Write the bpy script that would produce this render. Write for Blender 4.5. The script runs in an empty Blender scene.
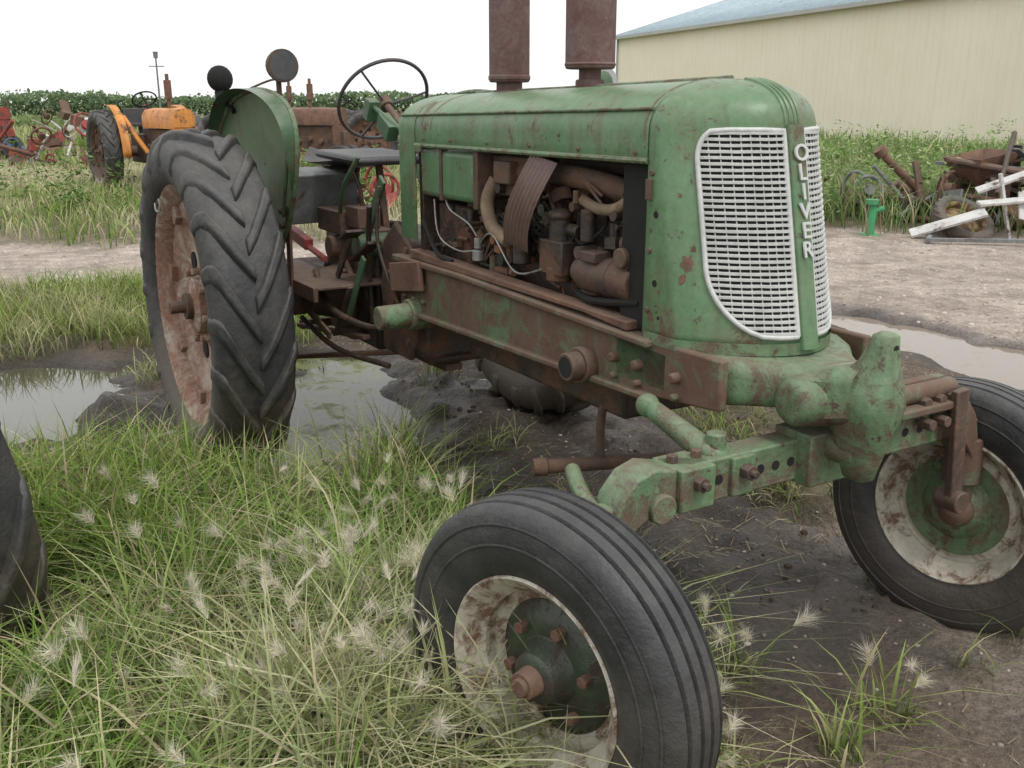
import bpy, bmesh, math, random
import numpy as np
from mathutils import Vector, Matrix, Euler
random.seed(7); rng=np.random.default_rng(5)
scene=bpy.context.scene
try:
    scene.view_settings.view_transform='Standard'; scene.view_settings.look='None'; scene.view_settings.exposure=0
except Exception: pass
pi=math.pi
# ---------------------------------------------------------------- world / light / camera
w=bpy.data.worlds.new("World"); scene.world=w; w.use_nodes=True
nt=w.node_tree; nt.nodes.clear()
sky=nt.nodes.new("ShaderNodeTexSky"); sky.sky_type='NISHITA'; sky.sun_disc=False
sky.sun_elevation=math.radians(58); sky.sun_rotation=math.radians(150); sky.dust_density=4
hs=nt.nodes.new("ShaderNodeHueSaturation"); hs.inputs['Saturation'].default_value=.25
sc_=nt.nodes.new("ShaderNodeVectorMath"); sc_.operation='SCALE'; sc_.inputs['Scale'].default_value=.10
mx=nt.nodes.new("ShaderNodeMix"); mx.data_type='RGBA'; mx.inputs[0].default_value=.82
mx.inputs[7].default_value=(1.32,1.33,1.34,1)
bg=nt.nodes.new("ShaderNodeBackground"); bg.inputs[1].default_value=1.0
ow=nt.nodes.new("ShaderNodeOutputWorld")
nt.links.new(sky.outputs[0],hs.inputs['Color']); nt.links.new(hs.outputs[0],sc_.inputs[0])
nt.links.new(sc_.outputs[0],mx.inputs[6]); nt.links.new(mx.outputs[2],bg.inputs[0]); nt.links.new(bg.outputs[0],ow.inputs[0])
sd=bpy.data.lights.new("sun","SUN"); sd.energy=1.5; sd.angle=math.radians(14); sd.color=(1,.97,.92)
so=bpy.data.objects.new("sun",sd); scene.collection.objects.link(so)
so.rotation_euler=(math.radians(32),0,math.radians(30))
cam=bpy.data.objects.new("camera",bpy.data.cameras.new("camera")); scene.collection.objects.link(cam); scene.camera=cam
cam.location=(0,0,1.5); cam.rotation_euler=(math.radians(90-16.05),0,0)
cam.data.sensor_width=36; cam.data.lens=970*36/1024; cam.data.clip_end=4000; cam.data.clip_start=.05

# ---------------------------------------------------------------- noise helpers
LAT=rng.random((256,256))
def vn(x,y,s):
    x=np.asarray(x,float)*s+37.3; y=np.asarray(y,float)*s+91.7
    xi=np.floor(x).astype(int); yi=np.floor(y).astype(int); fx=x-xi; fy=y-yi
    fx=fx*fx*(3-2*fx); fy=fy*fy*(3-2*fy)
    a=LAT[xi&255,yi&255]; b=LAT[(xi+1)&255,yi&255]; c=LAT[xi&255,(yi+1)&255]; d=LAT[(xi+1)&255,(yi+1)&255]
    return (a*(1-fx)+b*fx)*(1-fy)+(c*(1-fx)+d*fx)*fy
def fbm(x,y,s,o=4):
    r=0; a=1; t=0
    for i in range(o):
        r=r+a*vn(x,y,s); t+=a; a*=.5; s*=2.1
    return r/t
def ss(a,b,x):
    t=np.clip((np.asarray(x,float)-a)/(b-a),0,1); return t*t*(3-2*t)

# ---------------------------------------------------------------- materials
def nodes(m):
    m.use_nodes=True; t=m.node_tree; t.nodes.clear()
    o=t.nodes.new("ShaderNodeOutputMaterial"); p=t.nodes.new("ShaderNodeBsdfPrincipled")
    t.links.new(p.outputs[0],o.inputs[0]); return t,p,o
def noise(t,co,scale,detail=4,rough=.6,dist=0):
    n=t.nodes.new("ShaderNodeTexNoise"); n.inputs['Scale'].default_value=scale; n.inputs['Detail'].default_value=detail
    n.inputs['Roughness'].default_value=rough; n.inputs['Distortion'].default_value=dist
    t.links.new(co,n.inputs['Vector']); return n.outputs[0]
def ramp(t,fac,a,b,ca=(0,0,0,1),cb=(1,1,1,1)):
    r=t.nodes.new("ShaderNodeValToRGB"); r.color_ramp.elements[0].position=a; r.color_ramp.elements[1].position=b
    r.color_ramp.elements[0].color=ca; r.color_ramp.elements[1].color=cb
    t.links.new(fac,r.inputs[0]); return r.outputs[0]
def mixc(t,fac,a,b,mode='MIX'):
    m=t.nodes.new("ShaderNodeMix"); m.data_type='RGBA'; m.blend_type=mode
    if isinstance(fac,(int,float)): m.inputs[0].default_value=fac
    else: t.links.new(fac,m.inputs[0])
    for i,v in ((6,a),(7,b)):
        if isinstance(v,(tuple,list)): m.inputs[i].default_value=(*v[:3],1)
        else: t.links.new(v,m.inputs[i])
    return m.outputs[2]
MATS={}
def mat(name,c1,c2,rough=.6,scale=4,rust=0,rc=(.14,.075,.05),rc2=(.07,.04,.03),streak=0,sc=(.05,.045,.035),bump=.15,metal=0,rscale=5,dust=0,dc=(.3,.26,.2),fine=60,wave=0,chips=0,soft=.05,mudz=0):
    if name in MATS: return MATS[name]
    m=bpy.data.materials.new(name); t,p,o=nodes(m)
    tc=t.nodes.new("ShaderNodeTexCoord"); co=tc.outputs['Object']
    n1=noise(t,co,scale,5,.65,.3); col=mixc(t,ramp(t,n1,.35,.65),c1,c2)
    nf=noise(t,co,fine,3,.7)
    rr=None
    if streak:
        mp=t.nodes.new("ShaderNodeMapping"); mp.inputs['Scale'].default_value=(14,14,1.2); t.links.new(co,mp.inputs[0])
        ns=noise(t,mp.outputs[0],1.6,4,.6); f=ramp(t,ns,.50,.75,(0,0,0,1),(streak,)*3+(1,)); col=mixc(t,f,col,sc)
    if chips:
        nch=noise(t,co,26,5,.75); col=mixc(t,ramp(t,nch,.66-.08*chips,.70-.08*chips),col,rc2)
    if rust:
        nr=noise(t,co,rscale,7,.78,.5); rm=ramp(t,nr,.69-.3*rust-soft,.69-.3*rust)
        rcol=mixc(t,ramp(t,nf,.35,.65),rc,rc2); col=mixc(t,rm,col,rcol); rr=rm
        halo=ramp(t,nr,.54-.3*rust,.68-.3*rust,(0,0,0,1),(.4,.4,.4,1)); col=mixc(t,halo,col,rc)
    if dust:
        g=t.nodes.new("ShaderNodeNewGeometry"); sx=t.nodes.new("ShaderNodeSeparateXYZ"); t.links.new(g.outputs['Normal'],sx.inputs[0])
        nd=noise(t,co,9,5,.7); ma=t.nodes.new("ShaderNodeMath"); ma.operation='MULTIPLY_ADD'; t.links.new(sx.outputs[2],ma.inputs[0]); ma.inputs[1].default_value=.25; t.links.new(nd,ma.inputs[2])
        col=mixc(t,ramp(t,ma.outputs[0],.42,.85,(0,0,0,1),(dust,)*3+(1,)),col,dc)
    if mudz:
        g=t.nodes.new("ShaderNodeNewGeometry"); sx=t.nodes.new("ShaderNodeSeparateXYZ"); t.links.new(g.outputs['Position'],sx.inputs[0])
        nd=noise(t,co,6,5,.7); ma=t.nodes.new("ShaderNodeMath"); ma.operation='MULTIPLY_ADD'; t.links.new(nd,ma.inputs[0]); ma.inputs[1].default_value=-1.1; t.links.new(sx.outputs[2],ma.inputs[2])
        ma2=t.nodes.new("ShaderNodeMath"); ma2.operation='ADD'; t.links.new(ma.outputs[0],ma2.inputs[0]); ma2.inputs[1].default_value=.30
        f=ramp(t,ma2.outputs[0],0.0,.30,(mudz,)*3+(1,),(0,0,0,1)); col=mixc(t,f,col,(.13,.105,.082))
    col=mixc(t,.4,col,ramp(t,nf,.3,.7,(.5,.5,.5,1),(1.0,1.0,1.0,1)),'MULTIPLY')
    t.links.new(col,p.inputs['Base Color'])
    if rr is not None:
        r2=t.nodes.new("ShaderNodeMapRange"); t.links.new(rr,r2.inputs[0]); r2.inputs[3].default_value=rough; r2.inputs[4].default_value=.92; t.links.new(r2.outputs[0],p.inputs['Roughness'])
    else: p.inputs['Roughness'].default_value=rough
    p.inputs['Metallic'].default_value=metal
    b=t.nodes.new("ShaderNodeBump"); b.inputs['Strength'].default_value=bump; b.inputs['Distance'].default_value=.01
    nb=noise(t,co,22,5,.7)
    if rr is not None:
        ad=t.nodes.new("ShaderNodeMath"); ad.operation='MULTIPLY_ADD'; t.links.new(rr,ad.inputs[0]); ad.inputs[1].default_value=-.25; t.links.new(nb,ad.inputs[2]); nb=ad.outputs[0]
    t.links.new(nb,b.inputs['Height'])
    if wave:
        b2=t.nodes.new("ShaderNodeBump"); b2.inputs['Strength'].default_value=wave; b2.inputs['Distance'].default_value=.05
        t.links.new(noise(t,co,3.5,2,.4),b2.inputs['Height']); t.links.new(b2.outputs[0],b.inputs['Normal'])
    t.links.new(b.outputs[0],p.inputs['Normal'])
    MATS[name]=m; return m
GREEN=mat("worn_green_paint",(.086,.192,.084),(.126,.248,.12),.40,2.6,.17,streak=.65,sc=(.10,.08,.05),rscale=6,dust=.50,dc=(.23,.28,.18),rc=(.15,.08,.052),rc2=(.065,.04,.03),wave=.35,chips=.55)
GREENR=mat("rusty_green_paint",(.08,.145,.072),(.125,.20,.105),.62,5,.62,streak=.7,sc=(.10,.065,.04),rscale=7,dust=.4,dc=(.26,.22,.17),rc=(.16,.088,.06),rc2=(.085,.048,.038),bump=.35,soft=.10)
GREENC=mat("cast_green_paint",(.098,.185,.09),(.155,.26,.135),.55,6,.36,streak=.6,sc=(.09,.065,.04),rscale=9,dust=.5,dc=(.29,.30,.21),rc=(.14,.085,.058),rc2=(.075,.045,.035),bump=.5,chips=.9,soft=.09)
DGREEN=mat("dark_green_sheet",(.044,.118,.054),(.078,.165,.088),.40,4,.18,streak=.5,dust=.25,wave=.35)
RUST=mat("rust",(.18,.09,.062),(.10,.054,.042),.88,8,.3,rc=(.26,.14,.085),rc2=(.06,.035,.028),bump=.5,dust=.4,dc=(.27,.195,.145))
MUFF=mat("rusted_muffler",(.16,.075,.069),(.105,.052,.049),.72,9,.35,rc=(.24,.17,.16),rc2=(.08,.04,.04),bump=.35,streak=.5,sc=(.055,.033,.033),dust=.2,rscale=14)
DARK=mat("greasy_iron",(.042,.031,.025),(.020,.017,.015),.46,9,.33,rc=(.15,.072,.042),bump=.6,dust=.4,dc=(.17,.13,.09))
DARKB=mat("brown_iron",(.11,.066,.05),(.048,.034,.028),.68,7,.42,rc=(.19,.10,.064),bump=.5,dust=.45,dc=(.23,.175,.13))
TYRE=mat("tyre_rubber",(.028,.029,.031),(.054,.054,.056),.6,5,0,dust=.7,dc=(.14,.13,.115),bump=.6,fine=90,mudz=.9)
TYREF=mat("front_tyre_rubber",(.024,.025,.027),(.039,.040,.042),.52,6,0,dust=.55,dc=(.115,.112,.108),bump=.6,fine=140,mudz=.4)
GRILL=mat("faded_silver_paint",(.54,.56,.54),(.66,.67,.65),.42,9,0,bump=.1,streak=.22,sc=(.33,.31,.26))
BLACK=mat("black_void",(.010,.010,.010),(.016,.015,.014),.9,8,0,bump=.1)
CREAM=mat("rusty_cream_rim",(.50,.46,.38),(.61,.57,.48),.65,7,.32,rc=(.21,.12,.078),rc2=(.12,.065,.042),rscale=12,bump=.35,soft=.10)
RRIM=mat("rusted_rear_rim",(.54,.50,.44),(.38,.24,.18),.8,5,.46,rc=(.27,.13,.085),rc2=(.32,.22,.17),rscale=7,bump=.4,soft=.12)
GREASE=mat("greasy_green_disc",(.050,.082,.050),(.018,.022,.019),.32,6,.4,rc=(.06,.035,.026),rc2=(.018,.015,.013),rscale=7,bump=.35,dust=.25,dc=(.14,.14,.11))
TAN=mat("old_hose",(.29,.21,.135),(.19,.135,.09),.8,10,.2,bump=.2)
COPPER=mat("rust_orange_fittings",(.28,.13,.065),(.18,.085,.05),.7,12,.2,rc=(.12,.06,.04),bump=.4)
BROWNS=mat("brown_sheet_metal",(.14,.088,.08),(.175,.115,.10),.5,6,.15,bump=.1)
ALU=mat("dull_aluminium",(.40,.40,.38),(.26,.25,.23),.5,12,.2,metal=.5,bump=.2)
SEAT=mat("dark_grey_metal",(.055,.057,.062),(.09,.09,.092),.5,6,.15,bump=.2)
GREY=mat("grey_box",(.24,.26,.26),(.15,.165,.165),.55,6,.2,bump=.2,streak=.4)
ORANGE=mat("orange_paint",(.78,.32,.07),(.62,.24,.05),.5,3,.25,streak=.3)
RED=mat("faded_red_paint",(.42,.06,.05),(.28,.06,.05),.6,3,.35)
YELLOW=mat("yellow_paint",(.34,.27,.09),(.24,.19,.08),.7,6,.55)
WHITE=mat("white_paint",(.66,.66,.64),(.52,.51,.48),.55,3,.18)
BLUE=mat("blue_paint",(.08,.15,.3),(.06,.11,.22),.6,3,.3)
BGREEN=mat("bright_green_paint",(.05,.30,.12),(.07,.36,.15),.5,4,.2)
GLASS=mat("lamp_glass",(.5,.5,.5),(.4,.4,.4),.1,3,0,bump=0)

# ---------------------------------------------------------------- mesh part builder
def empty(name,loc=(0,0,0),rz=0,parent=None):
    o=bpy.data.objects.new(name,None); o.location=loc; o.rotation_euler=(0,0,rz); scene.collection.objects.link(o)
    o.empty_display_size=.2
    if parent: o.parent=parent
    return o
class P:
    def __init__(s,name,m,parent,bevel=.004,solid=0,sharp=35,seg=2):
        s.n=name; s.m=m; s.p=parent; s.b=bevel; s.so=solid; s.sh=sharp; s.sg=seg; s.bm=bmesh.new()
    def box(s,c,d,r=(0,0,0)):
        M=Matrix.Translation(c)@Euler(r).to_matrix().to_4x4()@Matrix.Diagonal((*d,1)); bmesh.ops.create_cube(s.bm,size=1,matrix=M); return s
    def b2(s,x0,x1,y0,y1,z0,z1): return s.box(((x0+x1)/2,(y0+y1)/2,(z0+z1)/2),(x1-x0,y1-y0,z1-z0))
    def cyl(s,a,b,r,r2=None,seg=20):
        a=Vector(a); b=Vector(b); d=b-a
        M=Matrix.Translation((a+b)/2)@d.to_track_quat('Z','Y').to_matrix().to_4x4()
        bmesh.ops.create_cone(s.bm,cap_ends=True,cap_tris=False,segments=seg,radius1=r,radius2=r if r2 is None else r2,depth=d.length,matrix=M); return s
    def sph(s,c,r,sc=(1,1,1),u=16,v=10):
        bmesh.ops.create_uvsphere(s.bm,u_segments=u,v_segments=v,radius=r,matrix=Matrix.Translation(c)@Matrix.Diagonal((*sc,1))); return s
    def beam(s,a,b,wd,h,up=(0,0,1)):
        a=Vector(a); b=Vector(b); d=(b-a); L=d.length; z=d.normalized(); u=Vector(up); x=u.cross(z)
        if x.length<1e-4: x=Vector((1,0,0))
        x.normalize(); y=z.cross(x)
        M=Matrix(((x.x,y.x,z.x,0),(x.y,y.y,z.y,0),(x.z,y.z,z.z,0),(0,0,0,1)))
        bmesh.ops.create_cube(s.bm,size=1,matrix=Matrix.Translation((a+b)/2)@M@Matrix.Diagonal((wd,h,L,1))); return s
    def tube(s,pts,r,seg=8,smooth=True):
        pts=[Vector(p) for p in pts]
        if smooth and len(pts)>2:
            q=[]
            for i in range(len(pts)-1):
                p0=pts[max(i-1,0)];p1=pts[i];p2=pts[i+1];p3=pts[min(i+2,len(pts)-1)]
                for k in range(6):
                    t=k/6; q.append(.5*((2*p1)+(-p0+p2)*t+(2*p0-5*p1+4*p2-p3)*t*t+(-p0+3*p1-3*p2+p3)*t**3))
            q.append(pts[-1]); pts=q
        rings=[]; N=None
        for i,p in enumerate(pts):
            T=(pts[min(i+1,len(pts)-1)]-pts[max(i-1,0)]).normalized()
            if N is None: N=T.orthogonal().normalized()
            N=(N-T*N.dot(T)).normalized(); B=T.cross(N)
            rings.append([s.bm.verts.new(p+N*r*math.cos(2*pi*k/seg)+B*r*math.sin(2*pi*k/seg)) for k in range(seg)])
        for a,b in zip(rings,rings[1:]):
            for k in range(seg): s.bm.faces.new((a[k],a[(k+1)%seg],b[(k+1)%seg],b[k]))
        s.bm.faces.new(rings[0][::-1]); s.bm.faces.new(rings[-1]); return s
    def grid(s,rows,closed=False,cap=False):
        V=[[s.bm.verts.new(p) for p in r] for r in rows]
        n=len(V[0])
        for a,b in zip(V,V[1:]):
            for k in range(n if closed else n-1):
                k2=(k+1)%n
                try: s.bm.faces.new((a[k],a[k2],b[k2],b[k]))
                except Exception: pass
        if cap:
            s.bm.faces.new(V[0][::-1]); s.bm.faces.new(V[-1])
        return s
    def prism(s,poly,ax,a,b):
        def mk(u,v,t): return (t,u,v) if ax==0 else ((u,t,v) if ax==1 else (u,v,t))
        A=[s.bm.verts.new(mk(u,v,a)) for u,v in poly]; B=[s.bm.verts.new(mk(u,v,b)) for u,v in poly]
        n=len(poly)
        for k in range(n): s.bm.faces.new((A[k],A[(k+1)%n],B[(k+1)%n],B[k]))
        s.bm.faces.new(A[::-1]); s.bm.faces.new(B); return s
    def lathe(s,prof,c,seg=64,closed=True):
        rows=[]
        for k in range(seg):
            a=2*pi*k/seg; rows.append([(c[0]+r*math.sin(a),c[1]+y,c[2]+r*math.cos(a)) for r,y in prof])
        rows.append(rows[0]); s.grid(rows,closed=closed); bmesh.ops.remove_doubles(s.bm,verts=s.bm.verts[:],dist=1e-5); return s
    def done(s):
        me=bpy.data.meshes.new(s.n); bmesh.ops.recalc_face_normals(s.bm,faces=s.bm.faces[:]); s.bm.to_mesh(me); s.bm.free()
        me.polygons.foreach_set("use_smooth",[True]*len(me.polygons))
        try: me.set_sharp_from_angle(angle=math.radians(s.sh))
        except Exception: pass
        me.materials.append(s.m)
        o=bpy.data.objects.new(s.n,me); scene.collection.objects.link(o)
        if s.p: o.parent=s.p
        if s.so:
            md=o.modifiers.new("s","SOLIDIFY"); md.thickness=s.so; md.offset=0
        if s.b:
            md=o.modifiers.new("b","BEVEL"); md.width=s.b; md.segments=s.sg; md.limit_method='ANGLE'; md.angle_limit=math.radians(40)
        return o

# ---------------------------------------------------------------- wheels (axis = local y)
REARP=[(.49,.11),(.515,.145),(.57,.165),(.62,.166),(.655,.155),(.678,.135),(.69,.08),(.694,0)]
def carc(y):
    y=abs(y); pts=[(0,.694),(.08,.69),(.135,.678),(.155,.655),(.166,.62)]
    for (a,ra),(b,rb) in zip(pts,pts[1:]):
        if y<=b: return ra+(rb-ra)*(y-a)/(b-a)
    return .62
def rear_tyre(name,c,par,k=1.0,nl=20,seg=72,m=None,dir=-1,ky=.92):
    R_=random.Random(3)
    t=P(name,m or TYRE,par,bevel=.011 if nl>=20 else 0,sharp=60,seg=3)
    prof=[(r*k,y*k*ky) for r,y in REARP]+[(r*k,-y*k*ky) for r,y in REARP[::-1][1:]]
    t.lathe(prof,c,seg)
    for sd_ in (-1,1):
        for q in range(nl):
            p0=2*pi*(q+(.5 if sd_>0 else 0))/nl
            rows=[]; wob=R_.uniform(-.014,.014); wr=R_.uniform(-.008,.003)
            for i in range(9):
                s_=i/8
                if s_<=.8: y=.155*(s_/.8)-.006; rt=carc(y)+.029*(1 if s_<.7 else .9)+wr+R_.uniform(-.004,.004); rb=carc(y)-.012
                else:
                    u=(s_-.8)/.2; y=.149+.028*u**.6; rt=(carc(.149)+.026)*(1-u)+.595*u; rb=rt-.04
                ph=p0+dir*.36*min(s_/.8,1)**1.15+wob
                hw=(.030+.018*s_)/.69*(1+R_.uniform(-.10,.10))
                if s_>.8: yb=y-.02; hw*=1-.25*(s_-.8)/.2
                else: yb=y
                def pt(r,yy,a): return (c[0]+r*k*math.sin(a),c[1]+sd_*yy*k*ky,c[2]+r*k*math.cos(a))
                rows.append([pt(rb,yb,ph-hw*1.3),pt(rt,y,ph-hw*.75),pt(rt,y,ph+hw*.75),pt(rb,yb,ph+hw*1.3)])
            t.grid(rows,closed=True,cap=True)
    return t.done()
def rear_wheel(par,c,side,rim=RRIM,disc=None,k=1.0,nl=20,m=None,dir=-1):
    rear_tyre("tyre",c,par,k,nl,m=m,dir=dir)
    r=P("rim",rim,par,bevel=0,sharp=30)
    pr=[(.505,.118),(.512,.112),(.508,.102),(.49,.098),(.478,.082),(.47,.045),(.455,.04),(.455,-.04),(.47,-.045),(.478,-.082),(.49,-.098),(.508,-.102),(.512,-.112),(.505,-.118),(.465,-.09),(.445,-.05),(.443,.05),(.465,.09)]
    r.lathe([(a*k,b*k) for a,b in pr],c,64); r.done()
    d=P("wheel_disc",disc or rim,par,bevel=.003,sharp=35)
    s_=side
    pr=[(.447,.035),(.447,.05),(.40,.045),(.36,.02),(.30,.0),(.22,.0),(.16,.03),(.12,.045),(.12,.075),(.09,.085),(.0001,.085),(.0001,-.02),(.2,-.03),(.35,-.0),(.42,.025)]
    d.lathe([(a*k,s_*b*k) for a,b in pr],c,48)
    for q in range(8):
        a=2*pi*q/8+.2
        x=c[0]+.43*k*math.sin(a); z=c[2]+.43*k*math.cos(a); y=c[1]+s_*.045*k
        d.box((x,y,z),(.07*k,.05*k,.07*k),(0,a,0))
        x=c[0]+.15*k*math.sin(a); z=c[2]+.15*k*math.cos(a)
        d.cyl((x,c[1]+s_*.03*k,z),(x,c[1]+s_*.075*k,z),.016*k,seg=6)
    d.done()
    h=P("lightening_holes",BLACK,par,bevel=0)
    for q in range(8):
        a=2*pi*(q+.5)/8+.2; x=c[0]+.275*k*math.sin(a); z=c[2]+.275*k*math.cos(a)
        h.cyl((x,c[1]+s_*.0*k,z),(x,c[1]+s_*.006*k,z),.04*k,seg=18)
    h.done()
    x=P("axle_stub",DARKB,par,bevel=.003); x.cyl((c[0],c[1]+s_*.07*k,c[2]),(c[0],c[1]+s_*.17*k,c[2]),.026*k); x.cyl((c[0],c[1]+s_*.08*k,c[2]),(c[0],c[1]+s_*.11*k,c[2]),.055*k); x.done()
def front_wheel(par,c,side,rim=CREAM,disc=GREASE,k=1.0,m=None):
    t=P("front_tyre",m or TYREF,par,bevel=0,sharp=28)
    h=[(.21,.052),(.225,.068),(.25,.08),(.29,.0875),(.325,.087),(.35,.080),(.362,.074),(.372,.064),(.376,.057),(.368,.053),(.368,.049),(.378,.045),(.381,.022),(.371,.018),(.371,.014),(.3815,.010)]
    pr=h+[(r,-y) for r,y in h[::-1]]
    t.lathe([(r*k,y*k) for r,y in pr],c,96)
    for rr in (.292,.335):
        for s in(-1,1):
            yo=.0885 if rr<.3 else .0855
            t.lathe([((rr)*k,s*yo*k),((rr+.004)*k,s*(yo+.0015)*k),((rr+.008)*k,s*yo*k),((rr+.004)*k,s*(yo-.009)*k)],c,72)
    t.done()
    r=P("front_rim",rim,par,bevel=0,sharp=30)
    pr=[(.222,.075),(.227,.07),(.225,.062),(.212,.058),(.205,.045),(.198,.03),(.185,.02),(.185,-.02),(.198,-.03),(.205,-.045),(.212,-.058),(.225,-.062),(.227,-.07),(.222,-.075),(.200,-.055),(.190,-.035),(.176,-.022),(.176,.022),(.190,.035),(.200,.055)]
    r.lathe([(a*k,b*k) for a,b in pr],c,72)
    s_=side
    r.lathe([(a*k,s_*b*k) for a,b in [(.178,-.015),(.178,-.004),(.165,-.002),(.15,-.012),(.148,-.02),(.165,-.012)]],c,60)
    r.done()
    d=P("hub_disc",disc,par,bevel=.002)
    pr=[(.152,-.022),(.150,-.012),(.12,.006),(.095,.012),(.075,.012),(.062,.03),(.055,.055),(.045,.062),(.0001,.064),(.0001,-.03),(.05,-.07),(.08,-.05),(.1,-.02)]
    d.lathe([(a*k,s_*b*k) for a,b in pr],c,48); d.done()
    b=P("hub_bolts",RUST,par,bevel=.002)
    for q in range(6):
        a=2*pi*q/6+.3; x=c[0]+.105*k*math.sin(a); z=c[2]+.105*k*math.cos(a)
        b.cyl((x,c[1]+s_*.0,z),(x,c[1]+s_*.03*k,z),.014*k,seg=6)
    b.cyl((c[0],c[1]+s_*.05*k,c[2]),(c[0],c[1]+s_*.095*k,c[2]),.034*k,.030*k)
    b.cyl((c[0],c[1]+s_*.09*k,c[2]),(c[0],c[1]+s_*.105*k,c[2]),.02*k)
    b.done()

# ================================================================ MAIN TRACTOR
TR=empty("farm_tractor",(-.55,4.42,0),math.radians(-59))
for nm,c,sd_ in (("rear_wheel_right",(-.05,-.815,.69),-1),("rear_wheel_left",(.016,.78,.70),1)):
    e=empty(nm,parent=TR); rear_wheel(e,c,sd_)
ST=math.radians(15)
e=empty("front_wheel_right",(2.583,-.812,.366),ST,parent=TR); front_wheel(e,(0,0,0),-1)
e=empty("front_wheel_left",(2.465,.71,.36),ST*.8,parent=TR); front_wheel(e,(0,0,0),1,rim=CREAM,disc=GREENC)
d=P("wire_loop",ALU,TR,bevel=0); d.tube([(-.06,-.99,1.12),(.02,-1.0,1.14),(.03,-1.0,1.10),(-.05,-1.0,1.09),(-.14,-.985,1.11)],.004,6); d.done()
# hood
HW=.258
Z0=1.42; HH=.125; PW=2.4
def hz(x): return (x-.7)/1.5*.025-.01
def hsec(x,sgn=1,n=14,base=1.365,wd=HW):
    pts=[]; z0=Z0+hz(x)
    pts.append((x,-wd*1.0,base)); pts.append((x,-wd,(base+z0)/2))
    for i in range(2*n+1):
        a=pi*i/(2*n); cy=-math.copysign(abs(math.cos(a))**(2/PW),math.cos(a)); cz=abs(math.sin(a))**(2/PW)
        pts.append((x,wd*cy,z0+HH*cz))
    pts.append((x,wd,(base+z0)/2)); pts.append((x,wd,base)); return pts
h=P("hood",GREEN,TR,bevel=.002,solid=.006)
h.grid([hsec(.83+i*(2.147-.83)/14) for i in range(15)]); h.done()
h=P("rear_cowl",GREEN,TR,bevel=.002,solid=.006)
h.grid([hsec(.69+i*(.822-.69)/4,base=1.02) for i in range(5)]); h.done()
h=P("hood_edge_roll",GREENC,TR,bevel=0)
for sg in(-1,1):
    h.tube([(.83,sg*(HW+.002),1.362),(2.15,sg*(HW+.002),1.367)],.008)
    h.tube([(.70,sg*(HW-.008),1.465),(1.5,sg*(HW-.008),1.480),(2.15,sg*(HW-.008),1.492)],.005)
h.tube([(.82,0,1.54),(1.5,0,1.550),(2.15,0,1.564)],.009)
h.tube([p for p in hsec(.955)[1:-1:2]],.005); h.tube([p for p in hsec(2.135)[1:-1:2]],.006)
h.done()
d=P("hood_seam",BLACK,TR,bevel=0,solid=.003); d.grid([hsec(x,wd=HW-.008) for x in (2.13,2.17)]); d.grid([hsec(x,wd=HW-.008) for x in (.81,.84)]); d.done()
# nose
GD,GW=.125,.207
def xg(z): return 2.36+(1.46-z)*.20
def nose_plan(z):
    X=xg(z); pts=[]
    for i in range(13):
        y=GW*i/12; pts.append((X-GD*(y/GW)**2,y))
    ax,ay=X-GD,GW; bx,by=X-GD-.062,HW
    for i in range(1,8):
        t=i/8; p1=(ax-.028,ay+.034)
        pts.append(((1-t)**2*ax+2*t*(1-t)*p1[0]+t*t*bx,(1-t)**2*ay+2*t*(1-t)*p1[1]+t*t*by))
    xe=2.153
    for i in range(4): pts.append((bx+(xe-bx)*i/3,HW))
    return pts
zt=Z0+hz(2.155); ZS=zt
zs=[.925+(ZS-.925)*i/16 for i in range(17)]
rows=[]
for z in zs:
    p=nose_plan(z); rows.append([(x,-y,z) for x,y in p[::-1]]+[(x,y,z) for x,y in p[1:]])
for i in range(1,15):
    a=pi/2*i/14; k=max(math.cos(a),0)**(2/PW); z=ZS+(HH+.002)*math.sin(a)**(2/PW)
    kx=max(math.cos(a),0)**.8
    p=nose_plan(ZS); rows.append([(2.155+(x-2.155)*kx,-y*k,z) for x,y in p[::-1]]+[(2.155+(x-2.155)*kx,y*k,z) for x,y in p[1:]])
n=P("nose_shell",GREEN,TR,bevel=0,solid=.006,sharp=60); n.grid(rows); n.done()
d=P("nose_base_band",GREENC,TR,bevel=.003)
p=nose_plan(.93); d.grid([[(x+.006*(y<HW-.001),y*1.02,z) for x,y in ([(x,-y) for x,y in p[::-1]]+p[1:])] for z in (.915,.945)]); d.done()
def nose_side(s,z):
    p=nose_plan(z)[::-1]; acc=0
    for a,b in zip(p,p[1:]):
        L=math.hypot(b[0]-a[0],b[1]-a[1])
        if acc+L>=s and L>0:
            t=(s-acc)/L
            dx=(b[0]-a[0])/L; dy=(b[1]-a[1])/L
            return (a[0]+(b[0]-a[0])*t+(-dy)*.0045,-(a[1]+(b[1]-a[1])*t+dx*.0045),z)
        acc+=L
    return (p[-1][0],-p[-1][1],z)
d=P("rust_scabs",RUST,TR,bevel=0,sharp=80)
R_=random.Random(9)
for (s0,z0,r0) in ((.135,1.13,.022),(.128,1.09,.013),(.145,1.165,.009),(.03,.985,.014),(.10,1.29,.006),(.06,1.05,.006),(.02,1.2,.006)):
    cv=d.bm.verts.new(nose_side(s0,z0)); rg=[]
    for q in range(16):
        rr=r0*R_.uniform(.55,1.25); rg.append(d.bm.verts.new(nose_side(s0+rr*.8*math.cos(q*pi/8),z0+rr*math.sin(q*pi/8))))
    for q in range(16): d.bm.faces.new((cv,rg[q],rg[(q+1)%16]))
d.done()
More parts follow.
